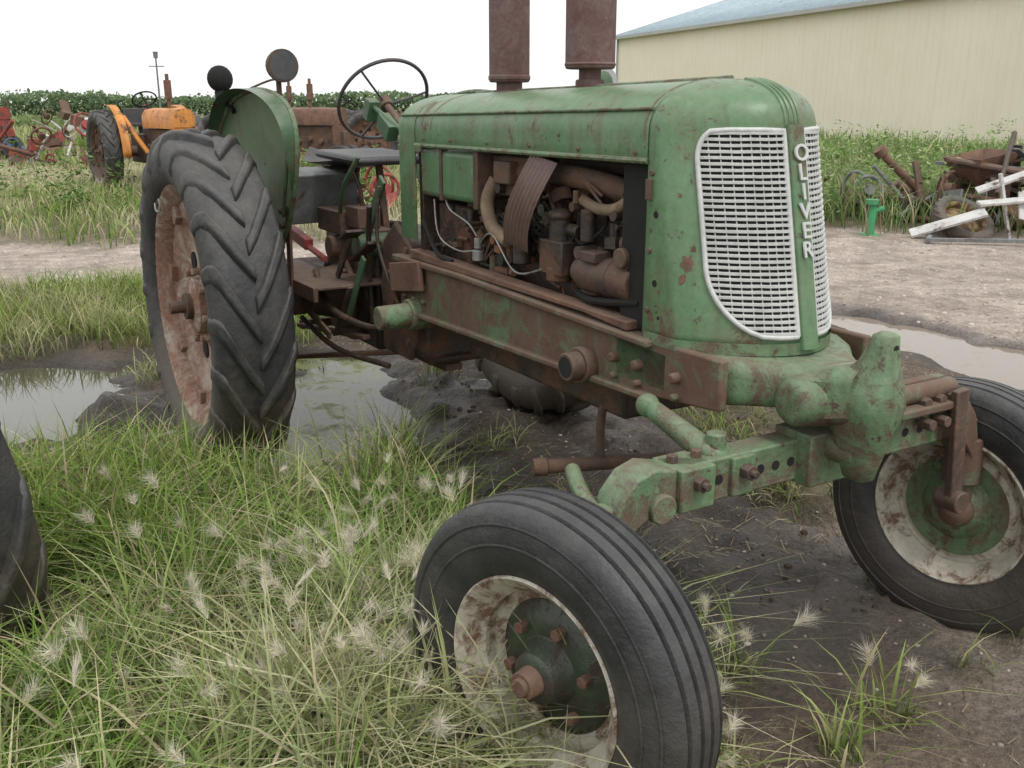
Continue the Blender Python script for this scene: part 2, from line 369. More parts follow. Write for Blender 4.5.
# grille
GM=.203
def gx(y,z,off): return xg(z)-GD*(abs(y)/GW)**2+off
def ymax(z):
    if z>1.37: return GM-.037+.037*math.sqrt(max(0,1-((z-1.37)/.075)**2)) if z<1.445 else GM-.037
    if z>1.12: return GM
    t=(1.12-z)/(1.12-.958); return GM-.115*(1-math.sqrt(max(0,1-t*t)))
for sg in(-1,1):
    g=P("grille_backing",BLACK,TR,bevel=0,sharp=80)
    g.grid([[(gx(y,z,.005),sg*y,z) for y in np.linspace(.032,ymax(z),8)] for z in np.linspace(.96,1.442,30)]); g.done()
    g=P("grille_slats",GRILL,TR,bevel=0,sharp=50)
    N=34
    for i in range(N):
        z=.968+(1.436-.968)*i/(N-1); ym=ymax(z)
        rws=[]
        for y in np.linspace(.030,ym,9):
            x=gx(y,z,0)+random.uniform(-.0006,.0006); dz=random.uniform(-.0005,.0005); rws.append([(x+.005,sg*y,z-.0040+dz),(x+.0135,sg*y,z-.0030+dz),(x+.0135,sg*y,z+.0026+dz),(x+.005,sg*y,z+.0040+dz)])
        g.grid(rws,closed=True,cap=True)
    for j in range(1,9):
        y=.032+(GM-.032)*j/9
        zl=[z for z in np.linspace(.96,1.442,40) if ymax(z)>y+.004]
        g.grid([[(gx(y,z,.006),sg*(y-.0010),z),(gx(y,z,.0085),sg*(y-.0010),z),(gx(y,z,.0085),sg*(y+.0010),z),(gx(y,z,.006),sg*(y+.0010),z)] for z in zl],closed=True,cap=True)
    out=[(.031,z) for z in np.linspace(.96,1.442,12)]+[(y,1.443) for y in (.08,.12,.15)]+[(ymax(z),z) for z in np.linspace(1.440,.962,44)]+[(y,.959) for y in (.075,.05,.034)]
    g.tube([(gx(y,z,.008),sg*y,z) for y,z in out]+[(gx(.031,.96,.008),sg*.031,.96)],.0068,seg=8,smooth=False)
    g.done()
g=P("grille_centre_strip",GREEN,TR,bevel=.003)
g.grid([[(gx(.03,z,.0),-.028,z),(gx(.024,z,.020),-.025,z),(gx(0,z,.024),0,z),(gx(.024,z,.020),.025,z),(gx(.03,z,.0),.028,z)] for z in np.linspace(.93,1.455,24)])
g.done()
g=P("nose_crest",GREEN,TR,bevel=0)
for yy in (-.022,-.008,.008,.022):
    pts=[]
    for i in range(12):
        a=pi/2*i/13; z=ZS+(HH+.002)*math.sin(a)**(2/PW); kx=math.cos(a)**.8
        pts.append((2.155+(gx(yy,ZS,0)-2.155)*kx,yy,z+.002))
    g.tube(pts,.006)
g.done()
for i,ch in enumerate("OLIVER"):
    cu=bpy.data.curves.new("letter","FONT"); cu.body=ch; cu.size=.060; cu.extrude=.0022; cu.offset=.0009; cu.align_x='CENTER'; cu.align_y='CENTER'
    o=bpy.data.objects.new("letter_"+ch.lower(),cu); scene.collection.objects.link(o); o.parent=TR; cu.materials.append(GRILL)
    z=1.39-i*.045
    M=Matrix(((0,-.2,1,xg(z)+.027),(.95,0,0,0),(0,.88,.2,z),(0,0,0,1)))
    o.matrix_local=M
d=P("radiator_core",BLACK,TR); d.b2(2.02,2.13,-.235,.235,.93,1.40); d.done()
d=P("firewall",DARK,TR); d.b2(.80,.83,-.235,.235,.95,1.40); d.done()
d=P("panel_bolts",GREENR,TR,bevel=.001)
for (x,z) in ((2.17,1.34),(2.17,1.0),(2.17,1.15)): d.cyl((x,-HW+.002,z),(x,-HW-.008,z),.008,seg=8)
for x in (.9,1.1,1.35,1.6,1.85,2.1): d.cyl((x,-HW+.002,1.385),(x,-HW-.008,1.385),.006,seg=8)
d.box((2.163,-HW-.005,1.30),(.018,.012,.05)); d.box((.86,-HW-.005,1.35),(.05,.012,.02))
d.done()
d=P("panel_holes",BLACK,TR,bevel=0)
for (x,z,r) in ((2.19,1.24,.009),(2.195,1.07,.009),(2.215,.985,.005)): d.cyl((x,-HW+.002,z),(x,-HW-.004,z),r,seg=14)
d.done()
d=P("fuel_tank",GREEN,TR,bevel=.02,seg=3); d.b2(.84,1.245,-.25,.25,1.185,1.352); d.done()
d=P("tank_strap",DARKB,TR,bevel=.002); d.b2(1.245,1.275,-.255,.255,1.17,1.36); d.b2(1.0,1.02,-.255,.255,1.18,1.356); d.done()
# frame rails
for sg in(-1,1):
    d=P("frame_rail",GREENR,TR,bevel=.01)
    y0,y1=sorted((sg*.235,sg*.262))
    d.prism([(.66,.74),(2.2,.775),(2.45,.80),(2.45,.925),(2.2,.925),(1.2,.945),(.66,.945)],1,y0,y1)
    y0,y1=sorted((sg*.19,sg*.285))
    d.prism([(.64,.925),(1.2,.93),(2.2,.905),(2.2,.925),(1.2,.95),(.64,.95)],1,y0,y1)
    d.prism([(.66,.73),(2.2,.765),(2.2,.785),(.66,.75)],1,y0,y1)
    for x in (.72,.80,.88,2.05,2.15,2.3): d.cyl((x,sg*.25,.85),(x,sg*.285,.85),.016,seg=6); d.cyl((x,sg*.25,.80),(x,sg*.28,.80),.012,seg=6)
    d.done()
d=P("rail_rust_plate",RUST,TR,bevel=.004)
d.prism([(.78,.952),(1.9,.945),(2.1,.93),(2.1,.955),(1.2,.975),(.78,.985)],1,-.272,-.215)
d.beam((.64,-.285,.86),(.90,-.285,.90),.02,.11)
d.done()
d=P("frame_pipe_stub",DARKB,TR,bevel=.004); d.cyl((1.92,-.2,.80),(1.92,-.34,.80),.040,seg=24); d.cyl((1.92,-.2,.80),(1.92,-.30,.80),.052,seg=24); d.done()
d=P("pipe_bore",BLACK,TR,bevel=0); d.cyl((1.92,-.33,.80),(1.92,-.3415,.80),.03); d.done()
d=P("shaft_cover",GREENC,TR,bevel=.006); d.cyl((.80,-.2,.74),(.80,-.42,.74),.048,.044,seg=24); d.cyl((.80,-.2,.74),(.80,-.3,.74),.060,seg=24); d.done()
# front bolster casting
def sec(x,hy,z0,z1,r=.02,n=5):
    pts=[]
    for cx,cz,a0 in ((hy-r,z1-r,0),(-hy+r,z1-r,90),(-hy+r,z0+r,180),(hy-r,z0+r,270)):
        for i in range(n):
            a=math.radians(a0+90*i/(n-1)); pts.append((x,cx+r*math.cos(a),cz+r*math.sin(a)))
    return pts
d=P("front_bolster",GREENC,TR,bevel=0,sharp=60)
d.grid([sec(2.05,.262,.79,.915,.01),sec(2.25,.262,.785,.915,.02),sec(2.36,.25,.79,.915,.03),sec(2.43,.21,.80,.913,.035),sec(2.49,.15,.80,.91,.04),sec(2.55,.105,.80,.91,.045),sec(2.61,.085,.78,.92,.04),sec(2.66,.06,.79,.92,.03)],closed=True,cap=True)
d.grid([[(2.56+r*math.cos(a),y,.835+r*math.sin(a)*1.05) for a in [2*pi*q/28 for q in range(28)]] for y,r in ((-.150,.03),(-.147,.045),(-.135,.054),(-.11,.058),(-.03,.072),(.03,.072),(.11,.058),(.135,.054),(.147,.045),(.15,.03))],closed=True,cap=True)
d.done()
def zsec(z,x0,x1,hy,r=.015,n=4):
    xc=(x0+x1)/2; hx=(x1-x0)/2; r=min(r,hx*.9,hy*.9); pts=[]
    for cx,cy,a0 in ((hx-r,hy-r,0),(-hx+r,hy-r,90),(-hx+r,-hy+r,180),(hx-r,-hy+r,270)):
        for i in range(n):
            a=math.radians(a0+90*i/(n-1)); pts.append((xc+cx+r*math.cos(a),cy+r*math.sin(a),z))
    return pts
d=P("pivot_pillar",GREENC,TR,bevel=0,sharp=70)
d.grid([zsec(.645,2.64,2.67,.015),zsec(.655,2.62,2.69,.024),zsec(.70,2.60,2.705,.032,.03),zsec(.75,2.58,2.72,.038,.035),zsec(.80,2.57,2.735,.054,.045),zsec(.84,2.57,2.742,.064,.05),zsec(.875,2.575,2.742,.060,.05),zsec(.91,2.605,2.735,.042,.035),zsec(.94,2.635,2.728,.031,.025),zsec(.98,2.655,2.722,.027,.022),zsec(1.005,2.665,2.72,.024,.018),zsec(1.012,2.675,2.712,.015)],closed=True,cap=True)
d.grid([[(2.60,-.10,.80),(2.70,-.03,.82),(2.70,-.03,.88),(2.60,-.10,.89)],[(2.55,-.12,.80),(2.55,-.12,.81),(2.55,-.12,.88),(2.55,-.12,.89)]],closed=True,cap=True)
d.done()
d=P("drawhole",BLACK,TR,bevel=0); d.cyl((2.70,0,.98),(2.7225,0,.98),.008); d.done()
# front axle
d=P("front_axle_beam",GREENC,TR,bevel=.006)
for dz in (.045,-.045): d.box((2.50,0,.675+dz),(.075,1.02,.014))
d.box((2.50,0,.675),(.02,1.02,.09)); d.box((2.532,0,.675),(.010,1.02,.095))
d.box((2.52,0,.68),(.12,.16,.13))
d.cyl((2.44,0,.71),(2.66,0,.71),.036,seg=24)
d.b2(2.45,2.56,-.46,-.36,.625,.727)
d.b2(2.45,2.552,-.30,-.23,.628,.725)
d.done()
d=P("axle_adjust_holes",BLACK,TR,bevel=0)
for y in (-.33,-.20,-.15,-.10,.14,.20,.26,.32,.38): d.cyl((2.53,y,.675),(2.5385,y,.675),.012,seg=16)
d.done()
d=P("axle_bolts",DARKB,TR,bevel=.002)
for y in (-.265,-.41): d.cyl((2.53,y,.69),(2.578,y,.69),.019,seg=6); d.cyl((2.53,y,.69),(2.592,y,.69),.010,seg=8)
for y in (-.44,-.37): d.cyl((2.50,y,.72),(2.50,y,.745),.014,seg=6)
for y in (.36,.42,.47): d.cyl((2.53,y,.755),(2.57,y,.755),.016,seg=6); d.cyl((2.55,y,.70),(2.59,y,.70),.016,seg=6)
d.done()
for sg in(-1,1):
    d=P("steering_knuckle",GREENC if sg<0 else GREENR,TR,bevel=.006)
    d.grid([[(2.50+a,sg*y,z+b) for a,b in ((-.045,-h_),(.045,-h_),(.045,h_),(-.045,h_))] for y,z,h_ in ((.46,.675,.05),(.52,.685,.055),(.57,.665,.06),(.61,.62,.06),(.635,.55,.055))],closed=True,cap=True)
    d.cyl((2.50,sg*.645,.66),(2.50,sg*.645,.34),.036,seg=20); d.cyl((2.50,sg*.645,.46),(2.50,sg*.645,.60),.052,seg=20)
    d.cyl((2.51,sg*.63,.37),(2.52+.03*(sg<0),sg*.80,.37),.032,.028); d.sph((2.5,sg*.645,.37),.05)
    d.tube([(2.5,sg*.645,.64),(2.40,sg*.62,.66),(2.28,sg*.56,.66)],.02)
    d.done()
d=P("knuckle_flatbar",DARKB,TR,bevel=.004); d.beam((2.58,.47,.78),(2.58,.50,.46),.05,.022,(1,0,0)); d.cyl((2.54,.50,.46),(2.61,.50,.46),.032,seg=12); d.done()
d=P("axle_top_bracket",GREENR,TR,bevel=.005); d.b2(2.48,2.58,.24,.50,.728,.750); d.b2(2.48,2.51,.24,.50,.73,.80); d.cyl((2.53,.26,.775),(2.53,.50,.775),.025); d.done()
d=P("axle_stay",GREENC,TR,bevel=.004)
d.cyl((2.29,-.345,.79),(2.48,-.315,.72),.023,.032); d.sph((2.49,-.312,.715),.041); d.cyl((2.50,-.31,.67),(2.50,-.31,.775),.024); d.sph((2.29,-.345,.79),.030)
d.cyl((2.47,-.505,.645),(2.56,-.505,.645),.035,.035,seg=20)
d.done()
d=P("drag_link",DARKB,TR,bevel=.003); d.cyl((1.77,-.30,.45),(1.92,.10,.45),.022); d.cyl((1.77,-.30,.45),(1.755,-.34,.45),.028,seg=16); d.tube([(1.83,-.14,.45),(1.83,-.14,.62),(1.9,-.1,.78)],.014); d.tube([(1.92,.10,.45),(2.2,.0,.5),(2.45,-.05,.62)],.018); d.done()
# engine
d=P("engine_block",DARK,TR,bevel=.012); d.b2(1.0,2.0,-.13,.13,.90,1.20); d.b2(1.05,1.96,-.11,.11,1.20,1.30); d.b2(1.12,1.9,-.09,.09,1.30,1.35); d.b2(.86,1.1,-.19,.19,.86,1.16); d.b2(1.0,1.95,-.15,.15,.62,.90)
for i in range(6): d.cyl((1.15+i*.14,-.13,1.06),(1.15+i*.14,-.155,1.06),.03,seg=14)
d.done()
d=P("exhaust_manifold",DARKB,TR,bevel=.006)
d.tube([(1.22,-.16,1.29),(1.5,-.18,1.30),(1.75,-.18,1.30),(1.95,-.15,1.27)],.033,seg=12)
for i in range(5): d.tube([(1.25+i*.16,-.1,1.25),(1.25+i*.16,-.155,1.27)],.03,seg=10)
d.cyl((1.53,-.08,1.28),(1.53,-.02,1.5),.035)
d.b2(1.28,1.5,-.20,-.12,1.22,1.345); d.b2(1.34,1.44,-.235,-.18,1.26,1.33)
d.done()
d=P("heat_shield_flap",BROWNS,TR,bevel=.001,solid=.003)
rows=[]
for i in range(9):
    t=i/8; x=1.68-.13*t; z=1.362-.27*t
    row=[]
    for j in range(29):
        s_=j/28; row.append((x-.08+.14*s_+.006*math.sin(t*5),-.252-.040*math.sin(t*pi*.9)-.003*math.cos(s_*pi*14),z-.02*s_))
    rows.append(row)
d.grid(rows); d.done()
d=P("water_hoses",TAN,TR,bevel=0)
d.tube([(1.30,-.2,1.27),(1.285,-.225,1.2),(1.33,-.23,1.12),(1.42,-.225,1.085)],.023,seg=12)
d.tube([(1.78,-.19,1.24),(1.88,-.21,1.225),(1.97,-.21,1.235),(2.04,-.19,1.29)],.016,seg=12)
d.done()
d=P("generator",DARKB,TR,bevel=.004); d.cyl((1.82,-.195,1.04),(2.06,-.195,1.04),.055,seg=24); d.cyl((1.78,-.195,1.04),(1.82,-.195,1.04),.04,seg=24); d.cyl((1.94,-.195,1.04),(1.965,-.195,1.04),.058,seg=24); d.b2(1.85,1.92,-.25,-.19,1.08,1.11)
d.cyl((2.03,-.18,1.11),(2.03,-.25,1.11),.028); d.cyl((1.98,-.19,1.14),(2.08,-.19,1.14),.025); d.done()
d=P("carburettor",DARK,TR,bevel=.004); d.b2(1.64,1.76,-.25,-.14,1.02,1.12); d.cyl((1.70,-.215,1.10),(1.70,-.215,1.19),.033); d.cyl((1.70,-.215,1.0),(1.70,-.215,1.04),.04); d.sph((1.70,-.215,1.19),.038,(1,1,.6)); d.cyl((1.62,-.2,1.15),(1.78,-.2,1.15),.02); d.b2(1.55,1.64,-.2,-.13,1.06,1.16)
d.cyl((1.84,-.215,1.13),(1.84,-.215,1.22),.022); d.cyl((1.48,-.21,1.02),(1.48,-.21,1.12),.03); d.done()
d=P("sediment_bowl",ALU,TR,bevel=.002); d.cyl((1.24,-.235,1.0),(1.24,-.235,1.035),.02); d.cyl((1.24,-.235,1.04),(1.24,-.235,1.075),.014); d.cyl((1.52,-.23,1.13),(1.52,-.23,1.145),.02); d.done()
d=P("fuel_lines",ALU,TR,bevel=0)
d.tube([(1.24,-.24,1.08),(1.2,-.25,1.12),(1.08,-.25,1.15),(1.02,-.24,1.18)],.003,6)
d.tube([(1.26,-.24,1.06),(1.36,-.25,1.10),(1.5,-.25,1.0),(1.66,-.25,1.03)],.003,6)
d.tube([(.95,-.25,1.18),(1.0,-.26,1.06),(1.12,-.25,1.02),(1.22,-.24,1.03)],.003,6)
d.done()
d=P("engine_wires",BLACK,TR,bevel=0)
for i in range(7):
    x=1.12+i*.12; d.tube([(x,-.14,1.22),(x+.05,-.2,1.17),(1.5+.05*i,-.21,1.12),(1.62+.02*i,-.2,1.16)],.005,6)
d.tube([(1.78,-.21,.98),(1.9,-.24,.975),(2.1,-.23,1.0)],.01,8); d.tube([(.86,-.25,1.1),(1.0,-.27,1.0),(1.1,-.26,.98)],.008,6)
d.done()
for nm_,m_,sdx,cnt in (("engine_clutter",DARKB,3,36),("engine_fittings",DARK,4,56),("engine_brackets",RUST,5,20),("engine_pipes",COPPER,12,22),("engine_painted_bits",GREENR,6,10),("engine_small_fittings",GREASE,8,26)):
    R_=random.Random(sdx); d=P(nm_,m_,TR,bevel=.002)
    for i in range(cnt):
        x=R_.uniform(.88,2.05); z=R_.uniform(.96,1.27); y=-R_.uniform(.13,.21); s_=R_.uniform(.010,.034)
        k=R_.random()
        if k<.3: d.cyl((x,y+.03,z),(x,y-.03,z),s_*.6,seg=10)
        elif k<.5: d.cyl((x,y,z-s_),(x,y,z+s_),s_*.5,seg=10)
        elif k<.7: d.box((x,y,z),(s_*1.6,s_,s_),(0,R_.uniform(-.5,.5),0))
        elif k<.85: d.tube([(x,y,z),(x+R_.uniform(-.1,.1),y-.02,z+R_.uniform(-.06,.06)),(x+R_.uniform(-.2,.2),y,z+R_.uniform(-.1,.1))],s_*.2,6)
        else: d.cyl((x-s_*2,y,z),(x+s_*2,y,z+R_.uniform(-.02,.02)),s_*.4,seg=10)
    d.done()
# mufflers
d=P("exhaust_muffler",MUFF,TR,bevel=.006)
d.cyl((1.53,0,1.605),(1.53,0,2.15),.076,seg=32); d.cyl((1.53,0,1.50),(1.53,0,1.63),.034,seg=20); d.cyl((1.53,0,1.53),(1.53,0,1.575),.044,seg=20)
d.cyl((1.53,0,1.612),(1.53,0,1.625),.0785,seg=32); d.cyl((1.53,0,2.15),(1.53,0,2.3),.035); d.done()
d=P("air_intake_stack",MUFF,TR,bevel=.006)
d.cyl((1.05,0,1.575),(1.05,0,2.05),.070,seg=32); d.cyl((1.05,0,1.52),(1.05,0,1.58),.045,seg=24); d.cyl((1.05,0,1.535),(1.05,0,1.55),.055,seg=24)
d.cyl((1.05,0,1.58),(1.05,0,1.60),.073,seg=32); d.cyl((1.05,0,2.05),(1.05,0,2.09),.04); d.done()
d=P("head_lamp",DGREEN,TR,bevel=.003); d.sph((1.12,.33,1.575),.06,(.7,1,1)); d.cyl((1.12,.33,1.35),(1.12,.33,1.54),.012); d.cyl((1.12,.25,1.36),(1.12,.34,1.36),.012); d.done()
d=P("head_lamp_lens",GLASS,TR,bevel=.003); d.cyl((1.13,.33,1.575),(1.15,.33,1.575),.062,seg=28); d.done()
# transmission & rear
d=P("transmission_case",DARK,TR,bevel=.02,seg=3); d.b2(.28,.72,-.17,.17,.50,.98); d.b2(-.28,.30,-.21,.21,.48,.96); d.b2(.60,.80,-.22,.22,.55,1.0)
d.cyl((.02,-.24,.70),(.02,.24,.70),.22,seg=32); d.done()
d=P("rear_axle_housing",DARKB,TR,bevel=.01)
for sg in(-1,1):
    d.cyl((-.0,sg*.2,.70),(-.0,sg*.42,.70),.14,.085,seg=28); d.cyl((-.0,sg*.42,.70),(-.0,sg*.66,.70),.085,seg=28); d.cyl((0,sg*.24,.70),(0,sg*.265,.70),.17,seg=28)
    for q in range(8): a=q*pi/4; d.cyl((.15*math.cos(a),sg*.26,.70+.15*math.sin(a)),(.15*math.cos(a),sg*.285,.70+.15*math.sin(a)),.013,seg=6)
d.done()
d=P("transmission_bolts",RUST,TR,bevel=.002)
for x in (.34,.46,.58,.68):
    for z in (.55,.66,.80,.93): d.cyl((x,-.165,z),(x,-.19,z),.014,seg=6)
for z in (.6,.72,.84,.96): d.cyl((.66,-.21,z),(.66,-.24,z),.016,seg=6)
d.done()
d=P("side_casting_plate",DARKB,TR,bevel=.01); d.prism([(.40,.52),(.66,.52),(.72,.62),(.72,.96),(.55,1.06),(.44,.98),(.40,.8)],1,-.23,-.205); d.cyl((.56,-.2,.80),(.56,-.27,.80),.075,seg=24); d.done()
d=P("platform",DARKB,TR,bevel=.003); d.b2(-.42,.40,-.50,.50,.785,.797); d.b2(-.42,.40,-.52,-.50,.74,.80)
d.beam((.40,-.36,.79),(.20,-.36,.55),.03,.012); d.beam((-.3,-.46,.78),(.40,-.46,.60),.035,.012,(0,1,0)); d.done()
d=P("drawbar",RUST,TR,bevel=.004); d.beam((-.65,0,.42),(.6,0,.45),.08,.03,(0,0,1)); d.beam((-.3,-.35,.5),(-.3,.35,.5),.04,.04); d.beam((-.30,-.35,.5),(.35,-.28,.56),.035,.02); d.beam((-.1,-.45,.40),(.5,-.2,.52),.03,.02); d.done()
# fenders: leaf-shaped plate with rolled edge
FO=[(-.82,1.12),(-.82,1.27),(-.75,1.38),(-.62,1.47),(-.45,1.53),(-.22,1.56),(0,1.555),(.17,1.525),(.28,1.475),(.33,1.40),(.325,1.30),(.29,1.20),(.23,1.10),(.15,1.0),(.05,.93),(-.12,.92),(-.5,.98),(-.72,1.04)]
def smooth_poly(pl,n=4):
    out=[]; N=len(pl)
    for i in range(N):
        p0,p1,p2,p3=[Vector(pl[(i+j-1)%N]) for j in range(4)]
        for k in range(n):
            t=k/n; out.append(tuple(.5*((2*p1)+(-p0+p2)*t+(2*p0-5*p1+4*p2-p3)*t*t+(-p0+3*p1-3*p2+p3)*t**3)))
    return out
FS=smooth_poly(FO,4)
for sg in(-1,1):
    y=sg*.53
    d=P("fender",DGREEN,TR,bevel=.001,sharp=50); cx,cz=-.2,1.25
    rings=[]
    for f_ in (.02,.35,.65,.9,.97,1.0):
        rings.append([(cx+(px_-cx)*f_,y+sg*(-.035*(1-f_**2)),cz+(pz_-cz)*f_) for px_,pz_ in FS])
    d.grid(rings,closed=True)
    d.grid([[(px_,y,pz_) for px_,pz_ in FS[0:46]],[(cx+(px_-cx)*1.02,y+sg*.02,cz+(pz_-cz)*1.02) for px_,pz_ in FS[0:46]],[(cx+(px_-cx)*1.02,y+sg*(.02+.07*math.sin(pi*i/45)),cz+(pz_-cz)*1.015) for i,(px_,pz_) in enumerate(FS[0:46])]])
    d.done()
    d=P("fender_edge",GREENC,TR,bevel=0); d.tube([(px_,y,pz_) for px_,pz_ in FS[0:58]],.011,8,False); d.tube([(.18,y-sg*.0,1.50),(.24,y+sg*.012,1.3),(.14,y+sg*.01,1.06)],.008); d.done()
    d=P("fender_bracket",DARKB,TR,bevel=.003); d.beam((.12,sg*.52,.72),(.15,sg*.52,1.10),.05,.012,(0,1,0)); d.beam((-.2,sg*.52,.72),(-.3,sg*.52,1.10),.05,.012,(0,1,0))
    for z in (1.02,1.08): d.cyl((.12,sg*.52,z),(.12,sg*.55,z),.014,seg=8)
    d.done()
d=P("work_lamps",DARKB,TR,bevel=.003)
d.sph((.10,-.50,1.650),.060,(.55,1,1)); d.cyl((.12,-.50,1.650),(.14,-.50,1.650),.064,seg=28); d.cyl((.07,-.5,1.48),(.07,-.5,1.62),.011)
d.tube([(.07,-.5,1.56),(.02,-.5,1.60),(-.25,-.52,1.57)],.005)
d.done()
d=P("lamp_glass_inset",SEAT,TR,bevel=0); d.cyl((.14,-.50,1.650),(.142,-.50,1.650),.056,seg=28); d.done()
d=P("work_lamp_rear",BLACK,TR,bevel=.003); d.sph((-.62,-.55,1.615),.060,(.7,1,1)); d.cyl((-.60,-.55,1.53),(-.50,-.53,1.47),.012); d.cyl((-.63,-.55,1.56),(-.60,-.55,1.51),.028); d.done()
# steering wheel and column
d=P("steering_wheel",SEAT,TR,bevel=0)
C=Vector((-.03,0,1.52)); N_=Vector((-.80,0,.60)).normalized(); U=Vector((0,1,0)); V_=N_.cross(U)
ring=[C+.205*(U*math.cos(2*pi*i/48)+V_*math.sin(2*pi*i/48)) for i in range(49)]
d.tube(ring,.008,8,False)
for i in range(3):
    a=pi/2+i*2*pi/3+.3; d.tube([C-N_*.03,C+.1*(U*math.cos(a)+V_*math.sin(a))-N_*.02,C+.203*(U*math.cos(a)+V_*math.sin(a))],.005,6)
d.done()
d=P("steering_column",GREENR,TR,bevel=.003); d.cyl(C,C-N_*.05,.03); d.cyl(C-N_*.03,(.62,0,1.15),.017); d.cyl((.40,0,1.26),(.72,0,1.20),.03); d.done()
d=P("throttle_lever",DGREEN,TR,bevel=.003); d.tube([(.25,-.02,1.38),(.15,-.06,1.44),(.02,-.08,1.50)],.012); d.box((.02,-.08,1.48),(.05,.05,.09),(0,.4,0)); d.box((.14,-.06,1.41),(.12,.05,.07),(0,.5,0)); d.done()
# seat
d=P("seat",SEAT,TR,bevel=.004,solid=.006,sharp=60)
rows=[]
for i in range(13):
    t=i/12; row=[]
    for j in range(17):
        s_=j/16*2-1; wd=.23*(math.sin(pi*(.12+.82*t))**.45)
        x=-.60+.42*t; z=1.235+.030*s_*s_+.04*max(0,(.3-t)/.3)**2-.02*math.sin(pi*t)
        row.append((x,s_*wd,z))
    rows.append(row)
d.grid(rows); d.done()
d=P("seat_cushion",SEAT,TR,bevel=.02,seg=3); d.box((.05,-.1,1.285),(.5,.34,.035),(0,.03,0)); d.done()
d=P("seat_spring",DARKB,TR,bevel=.003); d.tube([(-.38,0,1.22),(-.45,0,1.1),(-.2,0,.98),(.1,0,.98)],.025); d.beam((-.35,-.12,1.22),(-.2,-.12,.95),.04,.012); d.beam((.12,-.1,1.27),(.18,-.1,.98),.03,.02); d.done()
d=P("tool_box",GREY,TR,bevel=.006); d.box((-.30,-.22,1.10),(.10,.34,.24),(0,.35,.1)); d.done()
d=P("rear_control_box",DARKB,TR,bevel=.006); d.b2(-.18,.10,-.28,-.05,.96,1.06); d.cyl((.0,-.3,.90),(.0,-.05,.90),.05); d.b2(-.1,.3,-.22,-.12,.9,1.0); d.b2(.12,.26,-.26,-.16,1.0,1.09); d.done()
d=P("green_lift_linkage",DGREEN,TR,bevel=.003); d.beam((.3,-.24,.98),(.48,-.24,1.22),.05,.014,(0,1,0)); d.tube([(.05,-.26,1.02),(.2,-.30,1.16),(.34,-.28,1.30)],.010); d.cyl((.32,-.3,.94),(.32,-.16,.94),.05); d.beam((.36,-.36,.66),(.50,-.34,.92),.035,.012,(0,1,0)); d.done()
d=P("red_lever_parts",RED,TR,bevel=.003); d.beam((-.5,-.30,.92),(-.25,-.30,.88),.04,.05); d.cyl((-.25,-.3,.87),(.0,-.32,.85),.014); d.done()
d=P("levers",DARK,TR,bevel=.002)
d.tube([(.15,-.20,.95),(.20,-.22,1.15),(.12,-.24,1.28)],.010); d.sph((.12,-.24,1.28),.02)
d.tube([(.35,-.25,.62),(.38,-.27,.9),(.48,-.3,1.12)],.012); d.tube([(.5,-.18,.98),(.45,-.1,1.2),(.35,-.1,1.33)],.009)
d.beam((.30,-.30,.88),(.52,-.30,.98),.06,.012); d.beam((.2,-.34,.80),(.36,-.34,.98),.012,.03); d.box((.38,-.34,1.0),(.09,.08,.012),(0,-.4,0))
d.tube([(.66,-.27,.75),(.55,-.30,.98),(.56,-.29,1.2)],.008)
d.tube([(.1,-.4,.82),(.3,-.42,.7),(.6,-.36,.66),(.75,-.3,.72)],.014); d.tube([(.0,-.44,.6),(.3,-.4,.52),(.62,-.3,.5)],.012)
d.done()

